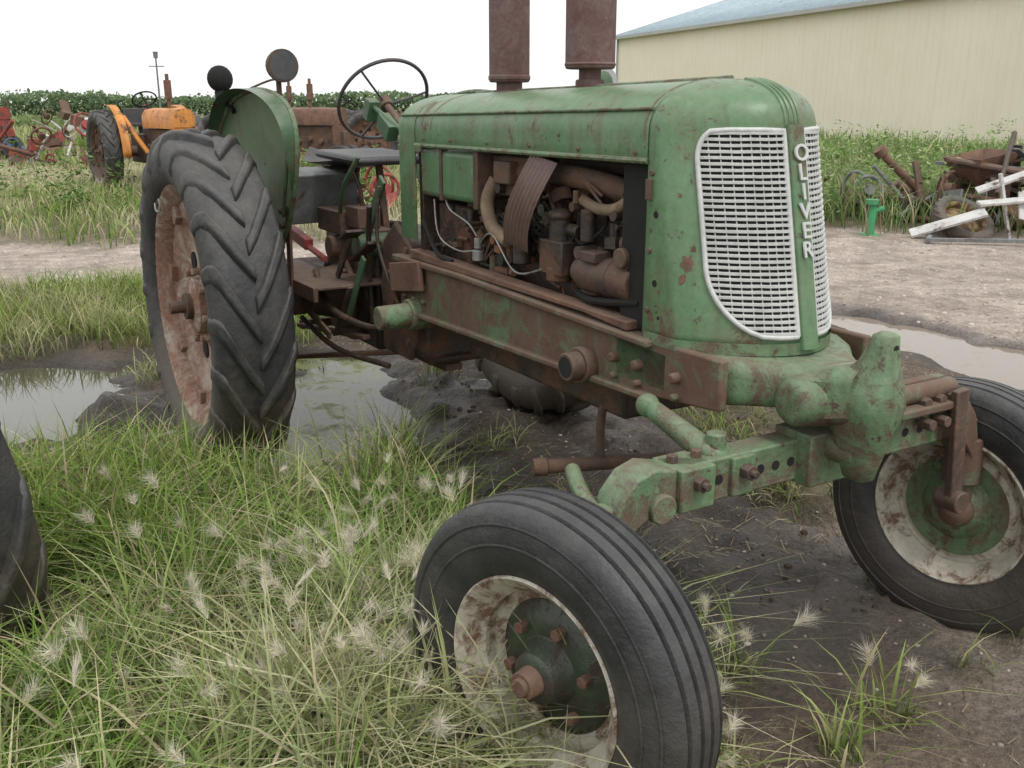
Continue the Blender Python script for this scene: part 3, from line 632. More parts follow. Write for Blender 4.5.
# ================================================================ simple background tractor
def old_tractor(name,loc,rz,body,wheel_c=None,k=1.0,rowcrop=True,fend=True):
    e=empty(name,loc,rz); wc=wheel_c or body
    for c,sd_ in (((0,-.75,.70),-1),((0,.75,.70),1)):
        q=empty("rear_wheel",parent=e); rear_wheel(q,c,sd_,rim=wc,disc=wc,nl=18)
    for y in ((-.16,.16) if rowcrop else (-.65,.65)):
        q=empty("front_wheel",parent=e); front_wheel(q,(2.2,y,.37),-1 if y<0 else 1,rim=wc,disc=wc)
    d=P("hood",body,e,bevel=.0,sharp=40)
    d.grid([[(x,y*ws,z) for x,y,z in ((x,-.22,1.12),(x,-.22,1.32),(x,-.16,1.42),(x,0,1.45),(x,.16,1.42),(x,.22,1.32),(x,.22,1.12))] for x,ws in ((.6,1),(1.4,1),(2.1,.95),(2.22,.8))],closed=True,cap=True)
    d.b2(2.08,2.22,-.2,.2,.75,1.15); d.done()
    d=P("chassis",DARKB,e,bevel=.01); d.b2(.3,2.15,-.14,.14,.60,1.1); d.b2(-.3,.5,-.2,.2,.5,1.0); d.cyl((0,-.6,.7),(0,.6,.7),.09); d.b2(2.1,2.3,-.12,.12,.45,1.0); d.cyl((2.2,-.2 if rowcrop else -.6,.4),(2.2,.2 if rowcrop else .6,.4),.04)
    for i in range(5): d.cyl((.8+i*.25,-.22,.8+.05*(i%2)),(.8+i*.25,.22,.8+.05*(i%2)),.05)
    d.done()
    if fend:
        d=P("fenders",body,e,bevel=.0,solid=.006)
        for sg in(-1,1):
            rows=[]
            for i in range(15):
                a=math.radians(-5+105*i/14); rows.append([(.78*math.cos(a)+.02,sg*.5,.7+.76*math.sin(a)),(.82*math.cos(a)+.02,sg*.52,.7+.80*math.sin(a)),(.82*math.cos(a)+.02,sg*.66,.7+.80*math.sin(a))])
            d.grid(rows)
            d.tube([(.5,sg*.5,1.3),(.75,sg*.4,1.0),(.9,sg*.25,.7)],.04)
        d.done()
    d=P("exhaust",RUST,e,bevel=.003); d.cyl((1.5,.0,1.4),(1.5,0,2.0),.03); d.cyl((1.5,0,1.6),(1.5,0,1.9),.06); d.done()
    d=P("steering_wheel",BLACK,e,bevel=0)
    C=Vector((.1,0,1.6)); N2=Vector((-.6,0,.8)); U=Vector((0,1,0)); V2=N2.cross(U)
    d.tube([C+.21*(U*math.cos(2*pi*i/24)+V2*math.sin(2*pi*i/24)) for i in range(25)],.015,6,False); d.cyl(C,(.7,0,1.2),.02)
    for i in range(3): a=i*2.094; d.cyl(C,C+.21*(U*math.cos(a)+V2*math.sin(a)),.01,seg=6)
    d.done()
    d=P("seat",SEAT,e,bevel=.01); d.box((-.35,0,1.15),(.4,.42,.06)); d.box((-.55,0,1.3),(.05,.42,.28)); d.cyl((-.3,0,.9),(-.3,0,1.15),.04); d.done()
    return e
old_tractor("orange_tractor",(-6.65,18.2,0),math.radians(-54),ORANGE,wheel_c=DARKB)
old_tractor("red_tractor",(-3.6,23,0),math.radians(-150),RUST,wheel_c=RUST,fend=False)
old_tractor("rusty_tractor",(-15,27,0),math.radians(-30),RED,wheel_c=RUST)
old_tractor("rusty_tractor",(-5.4,20.5,0),math.radians(-20),RUST,wheel_c=DARKB,fend=False)
e=empty("tractor_wheel",(-1.65,2.58,-.02),0); rear_wheel(e,(0,0,.70),-1); e.rotation_euler=(math.radians(12),0,math.radians(-42))

# ================================================================ scrap piles
def scrap(name,loc,seed,n=16,sx=1.5,sy=1.0,sz=.8,mats=(RUST,DARKB,RED,WHITE)):
    R=random.Random(seed); e=empty(name,loc,R.uniform(-.5,.5)); parts={}
    def g(m):
        if m.name not in parts: parts[m.name]=P("scrap_"+m.name,m,e,bevel=.004)
        return parts[m.name]
    for i in range(n):
        m=R.choice(mats); d=g(m)
        c=Vector((R.uniform(-sx,sx),R.uniform(-sy,sy),R.uniform(.05,sz)*(1-abs(R.uniform(-.6,.6)))))
        k=R.random(); dr=Vector((R.uniform(-1,1),R.uniform(-1,1),R.uniform(-.5,.7))).normalized()
        L_=R.uniform(.4,1.3)
        a=c-dr*L_/2; b=c+dr*L_/2
        if a.z<.02: a.z=.02
        if b.z<.02: b.z=.02
        if k<.25: d.cyl(a,b,R.uniform(.02,.05),seg=10)
        elif k<.5: d.beam(a,b,R.uniform(.05,.12),R.uniform(.01,.05))
        elif k<.65: d.box(c,(R.uniform(.3,.8),R.uniform(.01,.03),R.uniform(.2,.5)),(R.uniform(-.8,.8),R.uniform(-.3,.3),R.uniform(0,3)))
        elif k<.8:
            rr=R.uniform(.12,.3); q=Vector((R.uniform(-1,1),R.uniform(-1,1),R.uniform(-.3,.3))).normalized(); u=q.orthogonal().normalized(); v=q.cross(u)
            d.tube([c+Vector((0,0,rr*.5))+rr*(u*math.cos(t*pi/8)+v*math.sin(t*pi/8)) for t in range(17)],.025,8,False); d.cyl(c-q*.05+Vector((0,0,rr*.5)),c+q*.05+Vector((0,0,rr*.5)),rr*.4)
        else: d.box(c,(R.uniform(.15,.35),R.uniform(.15,.35),R.uniform(.1,.3)),(R.uniform(-.5,.5),R.uniform(-.5,.5),R.uniform(0,3)))
    for d in parts.values(): d.done()
    return e
scrap("scrap_machinery",(-10.2,23,0),11,34,1.6,1,1.3,(RED,RUST,RED,DARKB,WHITE))
scrap("scrap_machinery",(-13.5,25,0),12,26,2,1,1.2,(RUST,DARKB,BLUE,RED,RED))
scrap("scrap_machinery",(-17,34,0),13,40,4,1,1.6,(RUST,RED,WHITE,DARKB))
scrap("scrap_machinery",(-10,36,0),14,40,4,1,1.6,(RUST,ORANGE,DARKB,DARKB))
scrap("scrap_machinery",(-2.9,13.5,0),15,26,1.3,.6,.8,(RED,RED,DARKB,RED))
scrap("scrap_machinery",(-4.5,30,0),16,40,3,1,1.5,(RUST,RED,DARKB,DARKB))
SM=(RUST,DARKB,DARK,GREY,DARKB)
scrap("scrap_metal_pile",(5.55,12.5,0),21,34,.7,.5,.6,SM)
scrap("scrap_metal_pile",(6.45,12.6,0),22,46,.8,.6,1.0,(RUST,WHITE,DARKB,DARK,GREY,DARK))
scrap("scrap_metal_pile",(7.6,12.9,0),24,50,1.2,.8,1.05,(RUST,WHITE,DARKB,GREY,DARK))
scrap("scrap_metal_pile",(4.7,13.6,0),23,22,.8,.6,.45,(RUST,DARKB,DARKB,GREY))
e=empty("discarded_wheel",(5.28,11.45,.2),.4); rear_wheel(e,(0,0,.0),1,rim=YELLOW,disc=YELLOW,k=.52); e.rotation_euler=(math.radians(-52),0,.35)
e=empty("green_post",(4.22,11.5,0)); d=P("post",BGREEN,e); d.cyl((0,0,0),(.02,0,.40),.05,.04,seg=14); d.cyl((0,0,.38),(0,0,.44),.075,seg=14); d.box((0,0,.02),(.2,.2,.03)); d.cyl((.02,0,.3),(.14,-.02,.34),.03); d.done()
e=empty("rusty_pipe",(5.15,13.0,0)); d=P("pipe",RUST,e); d.cyl((-.35,0,.92),(.35,-.1,.25),.05,seg=16); d.cyl((-.37,0,.95),(-.30,0,.87),.085,seg=16); d.cyl((.2,0,.45),(.5,.1,.02),.04); d.done()
e=empty("long_metal_bar",(5.6,10.6,0),math.radians(-12)); d=P("bar",GREY,e); d.beam((-1.0,0,.06),(1.4,0,.09),.06,.04); d.cyl((-1.0,-.02,.05),(-.9,.4,.05),.03); d.done()
e=empty("white_panels",(5.60,11.05,0)); d=P("panels",WHITE,e,bevel=.003); d.beam((-1.0,.2,.07),(-.25,.0,.34),.03,.18,(0,1,.3)); d.beam((-.25,.3,.55),(.35,.15,.80),.03,.13,(0,1,.3)); d.box((.42,.2,.34),(.5,.02,.34),(-.5,.25,.2)); d.beam((-.3,.1,.42),(1.0,.2,.52),.03,.12,(0,1,.3)); d.beam((.15,.2,.0),(-.05,.2,.75),.06,.03); d.done()
e=empty("rusty_hopper",(6.0,12.7,0),.4); d=P("hopper",RUST,e,bevel=.004,solid=.008)
d.grid([[(-.15,-.12,.45),(.15,-.12,.45),(.15,.12,.45),(-.15,.12,.45)],[(-.35,-.3,.85),(.35,-.3,.95),(.35,.3,.95),(-.35,.3,.85)]],closed=True); d.beam((-.1,0,0),(-.1,0,.5),.04,.04); d.beam((.12,.05,0),(.12,.05,.5),.04,.04); d.done()

# ================================================================ shed
def shed():
    e=empty("metal_shed")
    A=Vector((5.5,53,0)); dirw=Vector((7.8,-21,0)).normalized(); perp=Vector((-dirw.y,dirw.x,0)); L_=48; Wd=18; h=4.9; rise=2.7
    wallm=bpy.data.materials.new("beige_siding"); t,p,o=nodes(wallm)
    tc=t.nodes.new("ShaderNodeTexCoord"); co=tc.outputs['Object']
    n1=noise(t,co,.5,5); c=mixc(t,ramp(t,n1,.35,.65),(.80,.74,.58),(.84,.79,.64))
    mp=t.nodes.new("ShaderNodeMapping"); mp.inputs['Scale'].default_value=(3,3,.3); t.links.new(co,mp.inputs[0]); n2=noise(t,mp.outputs[0],1.5,5)
    c=mixc(t,ramp(t,n2,.5,.8,(0,0,0,1),(.2,.2,.2,1)),c,(.55,.49,.38)); t.links.new(c,p.inputs['Base Color']); p.inputs['Roughness'].default_value=.55
    roofm=mat("blue_grey_roof",(.36,.47,.52),(.42,.53,.58),.45,.4,.05,bump=.02,fine=3)
    trim=mat("shed_trim",(.42,.44,.42),(.5,.5,.48),.6,1,0,bump=0)
    def wall(a,dr,L,name,gable=False):
        d=P(name,wallm,e,bevel=0,sharp=20); nrm=Vector((dr.y,-dr.x,0)); nb=int(L/.30)
        pts=[]
        for i in range(nb):
            s0=i*.30
            for s,off in ((0,0),(.24,0),(.25,.008),(.285,.008),(.295,0)): pts.append((s0+s,off))
        lo=[];hi=[]
        for s,off in pts:
            q=a+dr*s+nrm*off; zt_=h
            if gable: zt_=h+rise*(1-abs(s-L/2)/(L/2))
            lo.append((q.x,q.y,-.2)); hi.append((q.x,q.y,zt_-.03))
        d.grid([lo,hi]); d.done()
    wall(A,dirw,L_,"long_wall")
    wall(A+perp*Wd,-perp,Wd,"gable_wall",True)
    d=P("roof",roofm,e,bevel=0,sharp=20,solid=.05)
    for sgn in (0,1):
        rows=[]
        for st in (0,1):
            row=[]
            nb=int((L_+.8)/.3)
            for i in range(nb):
                for s,off in ((0,0),(.23,0),(.245,.03),(.285,.03)):
                    ss_=i*.3+s-.4
                    if sgn==0: q=A+dirw*ss_+perp*(-.35 if st==0 else Wd/2); z=(h-.08 if st==0 else h+rise+.03)
                    else: q=A+dirw*ss_+perp*(Wd+.35 if st==0 else Wd/2); z=(h-.08 if st==0 else h+rise+.03)
                    row.append((q.x,q.y,z+off))
            rows.append(row)
        d.grid(rows)
    d.done()
    d=P("eave_trim",trim,e,bevel=0); q0=A-dirw*.4-perp*.36+Vector((0,0,h-.12)); q1=A+dirw*(L_+.4)-perp*.36+Vector((0,0,h-.12)); d.beam(q0,q1,.05,.14)
    d.beam(A-dirw*.42-perp*.36+Vector((0,0,h-.1)),A-dirw*.42+perp*Wd/2+Vector((0,0,h+rise)),.05,.14)
    d.beam(A-dirw*.03-perp*.03,A-dirw*.03-perp*.03+Vector((0,0,h-.1)),.12,.12); d.done()
shed()
e=empty("utility_pole",(-23,66,0)); d=P("pole",GREY,e,bevel=0); d.cyl((0,0,0),(0,0,4.4),.07,.05); d.beam((-.5,0,3.9),(.5,0,3.9),.06,.06); d.cyl((0,0,4.4),(0,0,4.8),.13,.16); d.done()

# ================================================================ ground
ELL=[(-2.75,4.70,.72,1.15,.15),(-.95,4.70,.44,1.05,.1),(-1.6,5.75,.85,.25,0),(3.0,5.75,.46,1.75,.43),(2.1,8.1,.5,.3,0),(-1.75,4.30,.30,.22,.3)]
def pud(x,y):
    x=np.asarray(x,float); y=np.asarray(y,float)
    m=np.full(x.shape,-1.)
    nx=(fbm(x,y,2.6,4)-.5)*.75
    for cx,cy,rx,ry,an in ELL:
        ca,sa=math.cos(an),math.sin(an); dx=x-cx; dy=y-cy
        u=dx*ca+dy*sa; v=-dx*sa+dy*ca
        m=np.maximum(m,1-np.sqrt((u/rx)**2+(v/ry)**2))
    return m+nx
def gmask(x,y):
    x=np.asarray(x,float); y=np.asarray(y,float)
    b=np.interp(y,[0.5,1.8,2.4,3.0,3.5,4.0,4.3],[.50,.24,.08,-.18,-.50,-.95,-1.4])
    n=(fbm(x,y,1.6,4)-.5)
    m=ss(-.10,.20,b-x+n*.6)*ss(3.86,3.40,y+n*.7)
    m=np.maximum(m,ss(.25,-.05,np.abs(y-6.85)-.75+n*.8)*ss(-1.25,-1.7,x+n*.5))
    m=np.maximum(m,.86*ss(10.5,11.2,y+n*1.5)*ss(1.0,-1.0,x+n))
    m=np.maximum(m,ss(11.7,12.6,y+n*1.6-ss(3.8,5.5,x)*-.9))
    for cx,cy,r,a in ((1.2,3.6,.24,.9),(.95,4.5,.32,.7),(.45,5.1,.2,.5),(-.42,5.2,.14,.7),(1.24,2.82,.09,.9),(.58,2.28,.11,.45),(.93,2.12,.08,.3),(1.45,2.5,.07,.5),(1.6,4.9,.3,.5),(-3.3,5.9,.5,.8),(2.0,4.4,.2,.3),(-.05,4.2,.10,.3),(.48,1.85,.18,.5),(-1.55,4.15,.1,.5),(-2.05,5.3,.2,.6),(.8,1.95,.1,.3),(1.9,3.3,.15,.3),(-1.75,5.15,.12,.7),(.25,3.35,.10,.35),(-.5,3.85,.12,.5),(1.25,2.3,.06,.5),(1.5,3.1,.07,.4)):
        m=np.maximum(m,a*ss(1.25,.55,np.hypot(x-cx,y-cy)/r+n*1.2))
    m=m*ss(.12,-.1,pud(x,y))
    return m
def mudz(x,y): return np.clip(ss(1.8,.9,np.hypot((x+1.6)/1.2,(y-4.6)/1.0))+ss(1.5,.7,np.hypot((x-.3)/1.2,(y-4.0)/1.3)),0,1)
def hgt(x,y):
    x=np.asarray(x,float); y=np.asarray(y,float)
    near=ss(60,15,y)
    h=(fbm(x,y,1.1,5)-.5)*.07*near+(vn(x,y,9)-.5)*.012*ss(12,7,y)+.012
    h=h+(fbm(x+9,y,4.5,4)-.5)*.10*mudz(x,y)+(fbm(x+2,y,11,2)-.5)*.03*mudz(x,y)
    p=pud(x,y); h=h-.085*ss(-.15,.35,p)*ss(14,9,y)
    rg=fbm(x+4,y,8,3)
    h=h+(.07+.06*rg)*np.exp(-(((x+2.02)/.15)**2+((y-4.62)/.2)**2))+(.03+.08*rg)*np.exp(-(((x+1.72)/.13)**2+((y-4.35)/.15)**2))+.06*rg*np.exp(-(((x+2.3)/.1)**2+((y-4.3)/.15)**2))
    # tyre ruts running with the tractor, on the right and between the front wheels
    for x0,y0,dp in ((1.9,4.2,.022),(2.45,4.2,.022),(.95,3.2,.03),(1.15,3.2,.03)):
        dd=(x-x0)*.86+(y-y0)*.51+(fbm(x,y,1.5,2)-.5)*.12
        al=-(x-x0)*.51+(y-y0)*.86
        h=h-dp*np.exp(-(dd/.075)**2)*(.7+.3*np.sin(al*42))*ss(1.8,2.4,y)*ss(7,6,y)+dp*.5*np.exp(-((np.abs(dd)-.13)/.05)**2)*ss(1.8,2.4,y)*ss(7,6,y)
    h=h+.04*ss(.25,.8,gmask(x,y))
    h=h+(fbm(x,y,.25,3)-.45)*.25*ss(11,16,y)*near
    return h
def axis(segs):
    out=[]
    for a,b,st in segs: out+=list(np.arange(a,b,st))
    return np.array(out)
xs=np.concatenate([-np.geomspace(900,12,26),axis([(-11.5,-5,.4),(-5,-3.4,.08),(-3.4,4,.030),(4,5.2,.08),(5.2,12,.4)]),np.geomspace(12,900,26)])
ys=np.concatenate([[-60,-30,-10,-4,-1,0,.6],axis([(1.0,7.2,.030),(7.2,14,.14),(14,40,.7)]),np.geomspace(40,2500,26)])
X,Y=np.meshgrid(xs,ys); Z=hgt(X,Y)
def lerp(a,b,t): return a*(1-t[...,None])+np.array(b)*t[...,None]
n1=fbm(X,Y,.9,5); n2=fbm(X+50,Y,3.5,4)
C=np.zeros(X.shape+(3,))+np.array((.16,.124,.094))
C=lerp(C,(.095,.072,.054),ss(.42,.6,n1))
drm=ss(.55,1.3,X-(.40+.10*(Y-2))+(n1-.5)*1.6)*ss(5.2,4.2,Y)
C=lerp(C,(.38,.335,.285),drm*.9)
C=lerp(C,(.24,.20,.165),drm*ss(.5,.62,n2)*.6)
road=ss(7.0,8.0,Y+(n1-.5)*1.6)
road=np.maximum(road,ss(2.5,3.3,X+(n1-.5)*1.0)*ss(3.4,4.6,Y))
road=road*ss(12.6,11.4,Y+(n1-.5)*1.5)
C=lerp(C,(.50,.43,.375),road)
C=lerp(C,(.36,.30,.255),road*ss(.5,.65,n2)*.7)
G=gmask(X,Y)
C=lerp(C,(.14,.12,.06),np.clip(G*1.1,0,1)*.85)
far=ss(12,16,Y); C=lerp(C,(.24,.235,.11),far)
C=lerp(C,(.40,.36,.22),far*ss(.45,.6,fbm(X,Y,.12,3))*.8); C=lerp(C,(.15,.21,.085),ss(35,70,Y)*.8)
wet=np.clip(ss(-.40,.12,pud(X,Y)),0,1)*ss(14,9,Y)
wet=np.maximum(wet,1.0*ss(1.2,.8,np.hypot((X+1.9)/.60,(Y-4.40)/.55)))
wet=np.maximum(wet,.78*ss(1.5,.6,np.hypot((X+.2)/1.1,(Y-4.3)/1.2)+(n1-.5)*1.0))
wet=np.maximum(wet,.65*ss(1.4,.7,np.hypot((X-.65)/.75,(Y-2.95)/.6)+(n2-.5)*1.2))
C=C*(1-.64*wet)[...,None]
nx_,ny_=len(xs),len(ys)
def mk_mesh(name,co,faces_flat,fsz,attrs,m):
    me=bpy.data.meshes.new(name); nv=len(co); me.vertices.add(nv); me.vertices.foreach_set("co",np.asarray(co,np.float32).ravel())
    nl_=len(faces_flat); me.loops.add(nl_); me.loops.foreach_set("vertex_index",np.asarray(faces_flat,np.int32))
    st=np.concatenate([[0],np.cumsum(fsz)[:-1]]).astype(np.int32)
    me.polygons.add(len(fsz)); me.polygons.foreach_set("loop_start",st)
    try: me.polygons.foreach_set("loop_total",np.asarray(fsz,np.int32))
    except Exception: pass
    me.polygons.foreach_set("use_smooth",np.ones(len(fsz),bool))
    for an,(ty,dat) in attrs.items():
        a=me.attributes.new(an,ty,'POINT')
        if ty=='FLOAT_COLOR': a.data.foreach_set("color",np.asarray(dat,np.float32).ravel())
        else: a.data.foreach_set("value",np.asarray(dat,np.float32).ravel())
    me.update(calc_edges=True); me.validate()
    me.materials.append(m)
    o=bpy.data.objects.new(name,me); scene.collection.objects.link(o); return o
idx=np.arange(nx_*ny_).reshape(ny_,nx_)
F_=np.stack([idx[:-1,:-1],idx[:-1,1:],idx[1:,1:],idx[1:,:-1]],-1).reshape(-1)
gm=bpy.data.materials.new("ground_soil"); t,p,o=nodes(gm)
at=t.nodes.new("ShaderNodeAttribute"); at.attribute_name="gcol"; aw=t.nodes.new("ShaderNodeAttribute"); aw.attribute_name="wet"
tc=t.nodes.new("ShaderNodeTexCoord"); co=tc.outputs['Object']
na=noise(t,co,7,7,.75); nb=noise(t,co,45,4,.8); nc=noise(t,co,1.7,5,.7)
col=mixc(t,.7,at.outputs[0],ramp(t,na,.3,.7,(.42,.42,.42,1),(1.45,1.42,1.38,1)),'MULTIPLY')
col=mixc(t,.85,col,ramp(t,nb,.32,.68,(.45,.44,.43,1),(1.45,1.45,1.45,1)),'MULTIPLY')
col=mixc(t,.6,col,ramp(t,nc,.35,.65,(.65,.62,.6,1),(1.25,1.25,1.25,1)),'MULTIPLY')
t.links.new(col,p.inputs['Base Color'])
mr=t.nodes.new("ShaderNodeMapRange"); t.links.new(aw.outputs[2],mr.inputs[0]); mr.inputs[3].default_value=.95; mr.inputs[4].default_value=.27; t.links.new(mr.outputs[0],p.inputs['Roughness'])
ad=t.nodes.new("ShaderNodeMath"); ad.operation='ADD'; t.links.new(na,ad.inputs[0])
m2=t.nodes.new("ShaderNodeMath"); m2.operation='MULTIPLY'; m2.inputs[1].default_value=.5; t.links.new(nb,m2.inputs[0]); t.links.new(m2.outputs[0],ad.inputs[1])
bp_=t.nodes.new("ShaderNodeBump"); bp_.inputs['Strength'].default_value=1.0; bp_.inputs['Distance'].default_value=.04; t.links.new(ad.outputs[0],bp_.inputs['Height']); t.links.new(bp_.outputs[0],p.inputs['Normal'])
mk_mesh("ground",np.stack([X,Y,Z],-1).reshape(-1,3),F_,np.full((nx_-1)*(ny_-1),4),{"gcol":("FLOAT_COLOR",np.concatenate([C,np.ones(X.shape+(1,))],-1).reshape(-1,4)),"wet":("FLOAT",wet.ravel())},gm)
# puddle water
def water(nm,c1,c2,x0,x1,y0,y1,ior=1.33,a=.52,b_=.68):
    wm=bpy.data.materials.new(nm); t,p,o=nodes(wm); p.inputs['IOR'].default_value=ior
    tc=t.nodes.new("ShaderNodeTexCoord"); nw=noise(t,tc.outputs['Object'],6,3,.5); b=t.nodes.new("ShaderNodeBump"); b.inputs['Strength'].default_value=.05; b.inputs['Distance'].default_value=.01; t.links.new(nw,b.inputs['Height']); t.links.new(b.outputs[0],p.inputs['Normal'])
    scm=noise(t,tc.outputs['Object'],5,7,.75,.6); c=mixc(t,ramp(t,scm,a,b_),c1,c2); t.links.new(c,p.inputs['Base Color'])
    r_=ramp(t,scm,a+.02,b_+.04,(.02,.02,.02,1),(.6,.6,.6,1)); t.links.new(r_,p.inputs['Roughness'])
    d=P("puddle_water",wm,None,bevel=0); WL=-.030
    d.grid([[(x0,y0,WL),(x1,y0,WL)],[(x0,y1,WL),(x1,y1,WL)]]); d.done()
water("puddle_water_sky",(.07,.065,.045),(.12,.12,.06),-4.6,-1.62,3.4,7.0,1.7,.60,.75)
water("puddle_water_green",(.045,.042,.022),(.12,.13,.04),-1.615,-.1,3.4,7.0,1.33,.47,.60)
water("puddle_water_brown",(.22,.18,.14),(.30,.255,.205),1.2,5.2,3.8,9.2)

# ================================================================ grass
def leafmat(name,tr=.3):
    m=bpy.data.materials.new(name); m.use_nodes=True; t=m.node_tree; t.nodes.clear(); o=t.nodes.new("ShaderNodeOutputMaterial"); p=t.nodes.new("ShaderNodeBsdfDiffuse")
    at=t.nodes.new("ShaderNodeAttribute"); at.attribute_name="col"; t.links.new(at.outputs[0],p.inputs['Color'])
    if tr>0:
        tl=t.nodes.new("ShaderNodeBsdfTranslucent"); t.links.new(at.outputs[0],tl.inputs[0]); mx=t.nodes.new("ShaderNodeMixShader"); mx.inputs[0].default_value=tr
        t.links.new(p.outputs[0],mx.inputs[1]); t.links.new(tl.outputs[0],mx.inputs[2]); t.links.new(mx.outputs[0],o.inputs[0])
    else: t.links.new(p.outputs[0],o.inputs[0])
    return m
LM=leafmat("grass_blades")
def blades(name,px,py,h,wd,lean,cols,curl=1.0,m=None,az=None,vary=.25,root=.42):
    n=len(px)
    if az is None: az=rng.random(n)*2*pi
    z=hgt(px,py)-.01
    dirx,diry=np.cos(az),np.sin(az); ln=lean*h
    fa=rng.random(n)*2*pi; wx,wy=np.cos(fa),np.sin(fa)
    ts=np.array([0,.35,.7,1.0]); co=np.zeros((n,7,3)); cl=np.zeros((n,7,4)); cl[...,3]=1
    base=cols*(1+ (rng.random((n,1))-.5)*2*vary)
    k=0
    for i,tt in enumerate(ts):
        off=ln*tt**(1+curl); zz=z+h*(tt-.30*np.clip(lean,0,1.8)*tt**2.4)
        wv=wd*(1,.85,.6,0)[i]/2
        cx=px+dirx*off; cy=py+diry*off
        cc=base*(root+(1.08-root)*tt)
        if i<3:
            co[:,k]=np.stack([cx-wx*wv,cy-wy*wv,zz],-1); cl[:,k,:3]=cc; k+=1
            co[:,k]=np.stack([cx+wx*wv,cy+wy*wv,zz],-1); cl[:,k,:3]=cc; k+=1
        else:
            co[:,k]=np.stack([cx,cy,zz],-1); cl[:,k,:3]=cc; k+=1
    tmpl=np.array([0,1,3,2,2,3,5,4,4,5,6]); F=(np.arange(n)[:,None]*7+tmpl[None]).ravel(); fs=np.tile([4,4,3],n)
    return mk_mesh(name,co.reshape(-1,3),F,fs,{"col":("FLOAT_COLOR",cl.reshape(-1,4))},m or LM)
def sample(n,x0,x1,y0,y1,mask,clump=0,cr=.05):
    px=rng.uniform(x0,x1,n*3); py=rng.uniform(y0,y1,n*3)
    if clump:
        k=len(px)//clump; cx=px[:k]; cy=py[:k]; px=np.repeat(cx,clump)+rng.normal(0,cr,k*clump); py=np.repeat(cy,clump)+rng.normal(0,cr,k*clump)
    keep=rng.random(len(px))<mask(px,py); px,py=px[keep],py[keep]
    if len(px)>n: s=rng.permutation(len(px))[:n]; px,py=px[s],py[s]
    return px,py
GP=[(.19,.32,.06),(.26,.39,.09),(.14,.25,.045),(.34,.43,.14)]
def gcols(n,straw=.15,x=None,y=None,pal=None):
    pal=np.array(pal if pal is not None else GP)
    c=pal[rng.integers(0,len(pal),n)]
    st=rng.random(n)<straw; c=c.copy(); c[st]=np.array([(.64,.57,.37),(.50,.43,.26)])[rng.integers(0,2,st.sum())]
    if x is not None:
        t=ss(.4,.65,fbm(x,y,1.3,3))[:,None]; c=c*(1-.4*t)+np.array((.44,.44,.19))*.4*t
        t=(np.exp(-((x+.15)/.55)**2-((y-2.0)/.65)**2)*.95*rng.random(len(x)))[:,None]; c=c*(1-t)+np.array((.66,.62,.45))*t
        t=(ss(.55,.7,fbm(x+7,y,2.2,3))*rng.random(len(x))*.9)[:,None]; c=c*(1-t)+np.array((.62,.56,.36))*t
    return c
# grass is worn away around the neighbouring wheel and in front of the near front wheel
clr=lambda x,y: (1-.92*ss(.42,.25,np.hypot((x+1.40),(y-2.35)*.8)))*(1-.8*ss(1.15,.75,np.hypot((x-.05)/.34,(y-1.48)/.30)))
gfore=lambda x,y: gmask(x,y)*np.where(x>.26,.22,1)*clr(x,y)
nt_=5000
tx_=rng.uniform(-3.2,1.1,nt_*2); ty_=rng.uniform(1.1,4.3,nt_*2); kp=rng.random(nt_*2)<gfore(tx_,ty_)*(.35+1.3*ss(.35,.6,fbm(tx_,ty_,3.0,3))); tx_,ty_=tx_[kp][:nt_],ty_[kp][:nt_]
kb=12; ths=rng.uniform(.5,1.55,len(tx_)); az0=rng.random(len(tx_))*2*pi
px=np.repeat(tx_,kb)+rng.normal(0,.022,len(tx_)*kb); py=np.repeat(ty_,kb)+rng.normal(0,.022,len(tx_)*kb); n=len(px)
az=np.repeat(az0,kb)+rng.normal(0,1.0,n)
hh=rng.uniform(.14,.41,n)*np.repeat(ths,kb)*(.65+.75*fbm(px,py,1.5,2))*np.interp(py,[2.6,3.8],[1,.62])*np.where(px>.2,.42,1)*(.35+.65*clr(px,py))
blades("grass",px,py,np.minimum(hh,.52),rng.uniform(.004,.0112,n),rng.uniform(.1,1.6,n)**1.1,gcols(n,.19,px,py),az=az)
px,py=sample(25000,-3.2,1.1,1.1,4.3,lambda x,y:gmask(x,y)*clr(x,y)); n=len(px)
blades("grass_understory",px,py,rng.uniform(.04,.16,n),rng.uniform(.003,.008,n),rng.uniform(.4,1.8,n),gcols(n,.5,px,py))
px,py=sample(15000,-5.5,-1.0,4.0,8.2,gmask,clump=8,cr=.04); n=len(px)
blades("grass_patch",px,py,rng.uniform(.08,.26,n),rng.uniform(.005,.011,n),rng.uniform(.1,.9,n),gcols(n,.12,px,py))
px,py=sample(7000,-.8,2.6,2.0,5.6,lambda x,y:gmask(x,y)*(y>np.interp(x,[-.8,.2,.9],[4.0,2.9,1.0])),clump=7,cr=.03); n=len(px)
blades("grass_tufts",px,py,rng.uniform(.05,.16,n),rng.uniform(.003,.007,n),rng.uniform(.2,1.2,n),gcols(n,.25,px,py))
px,py=sample(30000,-14,2.5,10.4,24,gmask,clump=6,cr=.08); n=len(px)
dry=ss(.35,.6,fbm(px,py,.45,3))[:,None]; c=gcols(n,.3); c=c*(1-dry*.8)+np.array((.72,.66,.47))*dry*.8
blades("dry_field_grass",px,py,rng.uniform(.12,.36,n),rng.uniform(.012,.022,n),rng.uniform(.1,.8,n),c,root=.6)
px,py=sample(18000,-40,6,24,70,lambda x,y:np.full(x.shape,.9),clump=6,cr=.2); n=len(px)
dry=ss(.4,.6,fbm(px,py,.2,3))[:,None]; c=gcols(n,.2); c=c*(1-dry*.6)+np.array((.55,.52,.34))*dry*.6
blades("field_grass_beyond",px,py,rng.uniform(.2,.6,n),rng.uniform(.04,.07,n),rng.uniform(.1,.6,n),c,root=.6)
